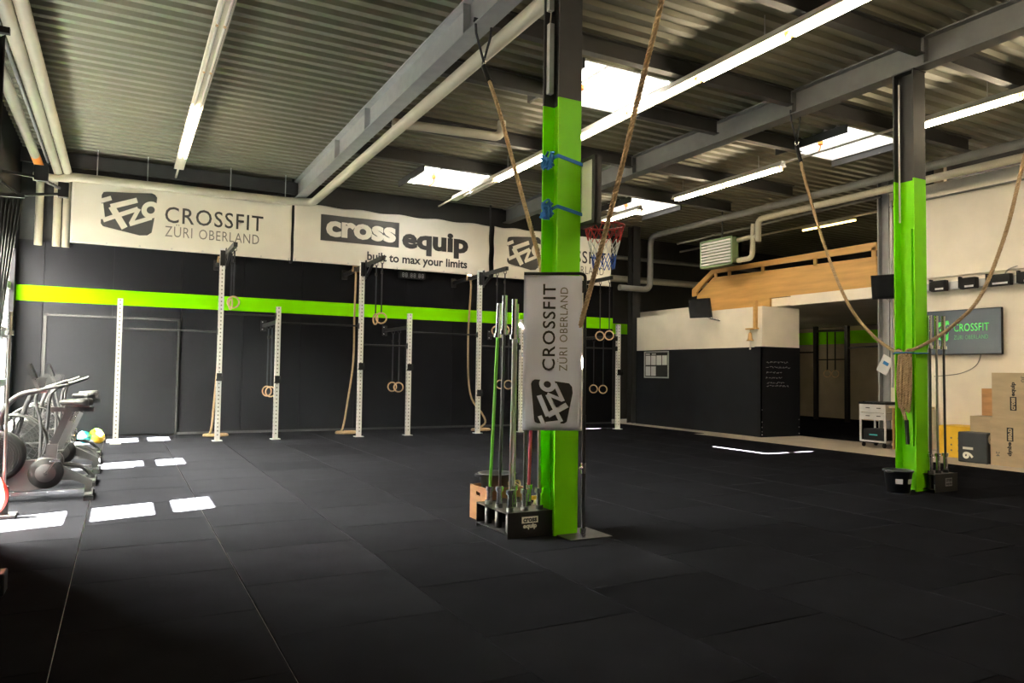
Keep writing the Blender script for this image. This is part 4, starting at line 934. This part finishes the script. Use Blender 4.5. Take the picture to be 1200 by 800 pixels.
BX((x0 + .03, y0 + .07, .131), (x1 - .05, y1 - .06, .36)).build('case', 'black_plastic', t, bevel=.008)
BX((x0 + .026, y0 + .20, .235), (x0 + .031, y1 - .20, .26)).build('display', 'teal', t)
t = thing('wooden_desk', (13.8, 9.1, BZ), 'wooden side table between trolley and green column', 'table')
BX((13.5, 9.30, BZ), (14.1, 9.33, .80)).build('side_panel', 'crate_wood', t); BX((13.5, 8.90, BZ), (14.1, 8.93, .80)).build('side_panel', 'crate_wood', t); BX((13.46, 8.86, .80), (14.12, 9.37, .84)).build('top', 'plywood', t)
tag(BX((13.55, 8.96, BZ), (14.0, 9.26, .52)).build('storage_box', 'foam_black', bevel=.01), 'dark storage box under the wooden side table', 'box')
t = thing('paper_sign', (14.1, 9.95, 1.75), 'white tilted paper sign with blue mark on the grey pillar', 'sign')
def sg(a, b, d):
    c, s_ = math.cos(R(-28)), math.sin(R(-28)); return (X1 - .05 - d, 9.93 - (a * c - b * s_), 1.67 + a * s_ + b * c)
MB().prism([(-.13, -.19), (.13, -.19), (.13, .19), (-.13, .19)], sg, 0, .006).build('sheet', 'paper', t)
MB().prism([(-.06, 0), (.07, 0), (.07, .07), (-.06, .07)], sg, .0062, .008).build('blue_mark', 'blue_strap', t)
t = thing('light_switch', (X1 - .02, 9.66, 1.7), 'cream switch box on the white wall beside the pillar', 'switch')
BX((X1 - .05, 9.58, 1.60), (X1, 9.74, 1.78)).build('box', 'ceramic', t, bevel=.006); BX((X1 - .056, 9.62, 1.66), (X1 - .05, 9.70, 1.74)).build('rocker', 'white_paint', t)

# ================================================================== LEFT SIDE: BIKES
def seat_mesh(c, s=1):
    mb = MB(); prof = [(-.13, .015, .02), (-.12, .07, .035), (-.06, .085, .04), (.0, .06, .035), (.07, .035, .028), (.13, .024, .022), (.145, .008, .01)]
    n = 12; vs = []; fs = []
    for (x, wd, th) in prof:
        for j in range(n):
            t = 2 * math.pi * j / n; vs.append((c[0] + x * s, c[1] + wd * s * math.cos(t), c[2] + th * s * math.sin(t) * (1 if math.sin(t) > 0 else 1.4)))
    for i in range(len(prof) - 1):
        for j in range(n): fs.append((i * n + j, i * n + (j + 1) % n, (i + 1) * n + (j + 1) % n, (i + 1) * n + j))
    mb.add(vs, fs, True); mb.add(vs[:n], [tuple(range(n))]); mb.add(vs[-n:], [tuple(range(n))]); return mb
def crankset(t, c, wd=.10):
    o = MB().cyl((c[0], -wd, c[2]), (c[0], wd, c[2]), .018, 10).bar((c[0], -wd, c[2]), (c[0] + .09, -wd - .02, c[2] - .14), .03, .014).bar((c[0], wd, c[2]), (c[0] - .09, wd + .02, c[2] + .14), .03, .014).build('crank', 'black_metal', t)
    MB().box((c[0] + .045, -wd - .12, c[2] - .155), (c[0] + .135, -wd - .03, c[2] - .13)).build('pedal', 'chrome', o); MB().box((c[0] - .135, wd + .03, c[2] + .13), (c[0] - .045, wd + .12, c[2] + .155)).build('pedal', 'chrome', o)
def erg_bike():
    t = thing('exercise_bike', (0, 0, 0), '', 'exercise bike')
    MB().prism([(-.02, .12), (.20, .10), (.62, .16), (.62, .24), (.20, .42), (-.02, .42), (-.10, .36)], lambda a, b, d: (a, d, b), -.05, .05).build('frame_body', 'grey_plastic', t, bevel=.012)
    MB().lathe([(.001, -.062), (.15, -.06), (.165, -.045), (.165, .045), (.15, .06), (.001, .062)], (0, 0, .28), 32, (0, 1, 0)).build('chain_cover', 'black_plastic', t)
    for s in (-1, 1): MB().lathe([(.001, s * .067), (.09, s * .066), (.095, s * .06)], (0, 0, .28), 28, (0, 1, 0)).build('cover_disc', 'bike_grey', t)
    crankset(t, (0, 0, .28))
    fw_ = MB().lathe([(.10, -.085), (.23, -.085), (.262, -.05), (.262, .05), (.23, .085), (.10, .085)], (.44, 0, .47), 36, (0, 1, 0)).build('flywheel_housing', 'black_plastic', t)
    for s in (-1, 1):
        mb = MB()
        for k in range(9): mb.ring((.44, s * .086, .47), .03 + k * .022, .003, (0, 1, 0), 28, 4)
        mb.build('grille', 'black_metal', fw_)
    MB().lathe([(.001, -.07), (.10, -.07), (.10, .07), (.001, .07)], (.44, 0, .47), 24, (0, 1, 0)).build('hub_disc', 'bike_grey', fw_)
    MB().prism([(-.09, .36), (.02, .38), (.0, .58), (-.10, .58)], lambda a, b, d: (a, d, b), -.04, .04).build('seat_tube', 'bike_grey', t, bevel=.006)
    MB().bar((-.05, 0, .55), (-.19, 0, .93), .05, .07).build('seat_post', 'black_metal', t)
    MB().bar((-.42, 0, .945), (.0 - .02, 0, .945), .05, .05).build('seat_rail', 'black_metal', t)
    seat_mesh((-.24, 0, 1.02)).build('saddle', 'vinyl_seat', t)
    MB().bar((-.24, 0, .96), (-.24, 0, 1.0), .04).build('seat_clamp', 'chrome', t)
    MB().prism([(-.06, .40), (.03, .48), (-.02, .30), (-.36, .14), (-.36, .03), (-.42, .03), (-.43, .18)][::-1], lambda a, b, d: (a, d, b), -.035, .035).build('rear_frame', 'bike_grey', t, bevel=.006)
    f = MB().bar((-.40, -.24, .035), (-.40, .24, .035), .07, .05).build('foot_bar', 'bike_grey', t); BX((-.45, -.27, 0), (-.36, -.22, .05)).box((-.45, .22, 0), (-.36, .27, .05)).build('rubber_foot', 'black_plastic', f)
    f = MB().bar((.62, -.24, .035), (.62, .24, .035), .07, .05).build('foot_bar', 'bike_grey', t); BX((.58, -.27, 0), (.67, -.22, .05)).box((.58, .22, 0), (.67, .27, .05)).build('rubber_foot', 'black_plastic', f)
    MB().bar((-.36, 0, .07), (.60, 0, .07), .05, .04).build('floor_rail', 'chrome', t)
    MB().tube(sm([(.40, 0, .70), (.42, 0, .85), (.36, 0, 1.0), (.25, 0, 1.10), (.10, 0, 1.14), (.02, 0, 1.15)], 4), .028, 10).build('front_post', 'bike_grey', t)
    MB().tube(sm([(-.16, -.20, 1.20), (-.04, -.21, 1.18), (.05, -.17, 1.16), (.06, 0, 1.16), (.05, .17, 1.16), (-.04, .21, 1.18), (-.16, .20, 1.20)], 4), .017, 8).build('handlebar', 'black_plastic', t)
    MB().bar((.10, 0, 1.16), (.16, 0, 1.30), .03).build('monitor_arm', 'grey_plastic', t); MB().bar((.13, 0, 1.27), (.19, 0, 1.42), .20, .04).build('monitor', 'black_plastic', t)
    return t
def air_bike():
    t = thing('air_bike', (0, 0, 0), '', 'exercise bike')
    c = V(.38, 0, .50)
    cage = None
    for s in (-1, 1):
        mb = MB().ring(c + V(0, s * .10, 0), .33, .010, (0, 1, 0), 36, 6)
        for k in range(1, 5): mb.ring(c + V(0, s * (.10 + .012 * (5 - k)), 0), .066 * k, .004, (0, 1, 0), 28, 4)
        for i in range(24):
            a = 2 * math.pi * i / 24; mb.tube([c + V(math.cos(a) * .05, s * .15, math.sin(a) * .05), c + V(math.cos(a) * .33, s * .10, math.sin(a) * .33)], .004, 4)
        mb.build('fan_cage', 'bike_grey', t)
    MB().lathe([(.335, -.10), (.345, -.09), (.345, .09), (.335, .10)], c, 40, (0, 1, 0)).build('cage_rim', 'black_plastic', t)
    mb = MB()
    for i in range(8):
        a = 2 * math.pi * i / 8; mb.bar(c + V(math.cos(a) * .05, 0, math.sin(a) * .05), c + V(math.cos(a) * .29, 0, math.sin(a) * .29), .012, .14, (0, 1, 0))
    mb.build('fan_blades', 'grey_plastic', t)
    MB().prism([(-.10, .18), (.32, .16), (.40, .50), (.30, .54), (.10, .36), (-.10, .34)], lambda a, b, d: (a, d, b), -.045, .045).build('frame_body', 'black_plastic', t, bevel=.01)
    MB().lathe([(.001, -.06), (.12, -.058), (.13, -.05), (.13, .05), (.12, .058), (.001, .06)], (0, 0, .28), 28, (0, 1, 0)).build('chain_cover', 'grey_plastic', t)
    crankset(t, (0, 0, .28))
    MB().bar((-.02, 0, .30), (-.20, 0, .74), .05, .07).build('seat_tube', 'bike_grey', t)
    MB().bar((-.18, 0, .70), (-.27, 0, .92), .035).build('seat_post', 'chrome', t)
    MB().bar((-.38, 0, .93), (-.18, 0, .93), .05, .03).build('seat_rail', 'chrome', t); seat_mesh((-.28, 0, .985)).build('saddle', 'vinyl_seat', t)
    MB().tube(sm([(-.02, 0, .22), (-.16, 0, .24), (-.32, 0, .20), (-.42, 0, .10), (-.44, 0, .05)], 4), .026, 8).build('rear_frame', 'black_metal', t)
    for x in (-.44, .62):
        f = MB().bar((x, -.27, .04), (x, .27, .04), .05).build('foot_bar', 'bike_grey', t); BX((x - .035, -.30, 0), (x + .035, -.25, .05)).box((x - .035, .25, 0), (x + .035, .30, .05)).build('rubber_foot', 'black_plastic', f)
    MB().bar((-.42, 0, .08), (.60, 0, .08), .05).build('floor_rail', 'bike_grey', t)
    for s, lean in ((-1, -.05), (1, .06)):
        MB().tube(sm([(.10, s * .20, .30), (.08 + lean * .3, s * .20, .70), (.10 + lean, s * .21, 1.02), (.02 + lean, s * .23, 1.14), (-.18 + lean, s * .23, 1.22)], 4), .018, 8).build('swing_arm', 'bike_grey', t)
        MB().cyl((-.06 + lean, s * .23, 1.172), (-.21 + lean, s * .23, 1.232), .023, 10).build('grip', 'black_plastic', t)
        MB().cyl((.10, s * .05, .30), (.10, s * .21, .30), .03, 10).build('pivot', 'black_metal', t)
    MB().tube(sm([(.36, 0, .54), (.28, 0, .90), (.20, 0, 1.12)], 4), .026, 8).build('front_post', 'bike_grey', t); MB().bar((.20, 0, 1.10), (.17, 0, 1.28), .20, .05).build('monitor', 'black_plastic', t)
    return t
eb = erg_bike(); ab = air_bike()
eb['label'] = 'grey exercise bike with round black flywheel, standing next to the sun patches'; ab['label'] = 'fan bike with wire cage beside the black flywheel bike'
e2 = copy_tree(eb); a2 = copy_tree(ab); a3 = copy_tree(ab)
e2['label'] = 'grey flywheel exercise bike between two fan bikes'; a2['label'] = 'fan bike with wire cage, middle one of the three'; a3['label'] = 'fan bike with wire cage, the one closest to the dark wall'
for o, y, x in ((eb, 9.2, -.67), (ab, 10.25, -.70), (e2, 11.35, -.66), (a2, 12.45, -.70), (a3, 13.5, -.72)):
    o.location = (x, y, 0); o.rotation_euler = (0, 0, math.pi)
# balls by the wall
for c, r, m, lb in (((-.33, 15.5, .105), .105, 'yellow', 'yellow medicine ball on the floor by the door'), ((-.38, 15.85, .12), .12, 'green', 'green medicine ball behind the yellow one'), ((-.56, 15.6, .11), .11, 'teal', 'teal medicine ball beside the yellow one')):
    t = thing('medicine_ball', (c[0], c[1], 0), lb, 'ball'); o = MB().ball(c, r, 24).build('shell', m, t); MB().ring(c, r + .001, .004, (0, 0, 1), 24, 4).ring(c, r + .001, .004, (0, 1, 0), 24, 4).build('seams', 'black_plastic', t)
# upright barbell holder at the edge of frame
t = thing('post_holder', (-.93, 8.3, 0), 'black floor holder carrying an upright bar near the bikes', 'rack')
BX((-1.03, 8.18, 0), (-.83, 8.42, .02)).build('base_plate', 'steel_grey', t); MB().lathe([(.04, .02), (.04, .28), (.03, .28), (.03, .03)], (-.93, 8.3, 0), 16).build('socket', 'black_plastic', t)
barbell(-.93, 8.3, 0, (-.01, 0), .03, 'steel_bar', 'steel barbell standing upright beside the exercise bikes', 1.88, .20)
t = thing('bumper_plate', (-1.12, 8.22, 0), 'red bumper plate leaning by the upright bar', 'plate')
MB().lathe([(.03, -.03), (.10, -.03), (.11, -.02), (.19, -.02), (.20, -.035), (.225, -.03), (.225, .03), (.20, .035), (.19, .02), (.11, .02), (.10, .03), (.03, .03)], (-1.10, 8.14, .222), 36, (.2, 1, .1)).build('rubber_disc', 'red_rubber', t)
MB().lathe([(.026, -.034), (.05, -.034), (.05, .034), (.026, .034), (.026, -.034)], (-1.10, 8.14, .222), 24, (.2, 1, .1)).build('hub', 'steel_bar', t)
# rail of a low machine at the frame edge
t = thing('rowing_rail', (-.9, 5.2, 0), 'low steel rail with black end stop at the floor edge', 'machine')
MB().bar((-1.7, 5.25, .16), (-.62, 5.25, .12), .09, .06).build('rail', 'steel_grey', t); BX((-.66, 5.17, .07), (-.56, 5.33, .20)).build('end_stop', 'black_plastic', t, bevel=.01)
BX((-.70, 5.05, 0), (-.62, 5.45, .03)).box((-.68, 5.21, .03), (-.64, 5.29, .10)).build('foot', 'steel_grey', t); BX((-1.6, 5.05, 0), (-1.5, 5.45, .03)).box((-1.57, 5.2, .03), (-1.53, 5.3, .14)).build('foot', 'steel_grey', t)

# curtains along the glazing; all but the tied-back one are unseen light fins
def curtain(y, wfn, label):
    t = thing('curtain', (-1.6, y, .2), label, 'curtain', 'black curtains along the glazing')
    nx, nz = 60, 24; vs = []
    for j in range(nz + 1):
        z = .2 + (4.05 - .2) * j / nz; wm = wfn(z)
        for i in range(nx + 1):
            u = i / nx; vs.append((LX + .02 + wm * u, y + .04 * math.sin(u * 42), z))
    o = MB().add(vs, [(j * (nx + 1) + i, j * (nx + 1) + i + 1, (j + 1) * (nx + 1) + i + 1, (j + 1) * (nx + 1) + i) for j in range(nz) for i in range(nx)], True).build('cloth', 'curtain', t)
    s_ = o.modifiers.new('solid', 'SOLIDIFY'); s_.thickness = .006
    w1 = wfn(4.05); MB().bar((LX, y, 4.09), (LX + w1 + .05, y, 4.10), .05).build('rail', 'black_metal', t); MB().bar((LX, y, 4.35), (LX + w1, y, 4.11), .03).build('stay', 'black_metal', t)
curtain(13.92, lambda z: .08 + .27 * max(0, (z - 1.0) / 3.05) ** 1.3, 'black gathered curtain tied back beside the bright glazing')
curtain(7.06, lambda z: .92, 'wide unseen black curtain screening the near floor at the end of the glazing')
curtain(9.93, lambda z: .45, 'added unseen black curtain screening window light behind the first exercise bike')
curtain(12.87, lambda z: .16, 'added unseen black curtain screening window light behind the fan bikes')
t = thing('swing_arm_bracket', (-1.3, 15.0, 4.2), 'black swing arms with square ends beside the emblem banner', 'bracket')
MB().bar((LX, 15.0, 4.30), (-1.02, 15.0, 4.42), .045).build('arm', 'black_metal', t); MB().bar((LX, 14.6, 4.62), (-1.3, 14.6, 4.58), .045).build('arm', 'black_metal', t)
BX((-1.08, 14.94, 4.36), (-.92, 15.06, 4.62)).build('end_block', 'black_plastic', t); BX((-1.40, 14.54, 4.52), (-1.2, 14.66, 4.78)).build('end_block', 'black_plastic', t)
MB().bar((-1.3, 14.6, 4.56), (-1.02, 15.0, 4.50), .04).build('link', 'grey_plastic', t)
for y, z in ((11.2, 4.55), (9.6, 4.8)):
    t = thing('speaker', (LX + .2, y, z), 'black wall speaker high above the glazing, %s' % ('near the curtain' if y > 10 else 'further from the curtain'), 'speaker')
    BX((LX + .06, y - .2, z - .2), (LX + .36, y + .2, z + .25)).build('cabinet', 'black_plastic', t, bevel=.01); MB().bar((LX, y, z), (LX + .07, y, z), .06).build('bracket', 'black_metal', t)
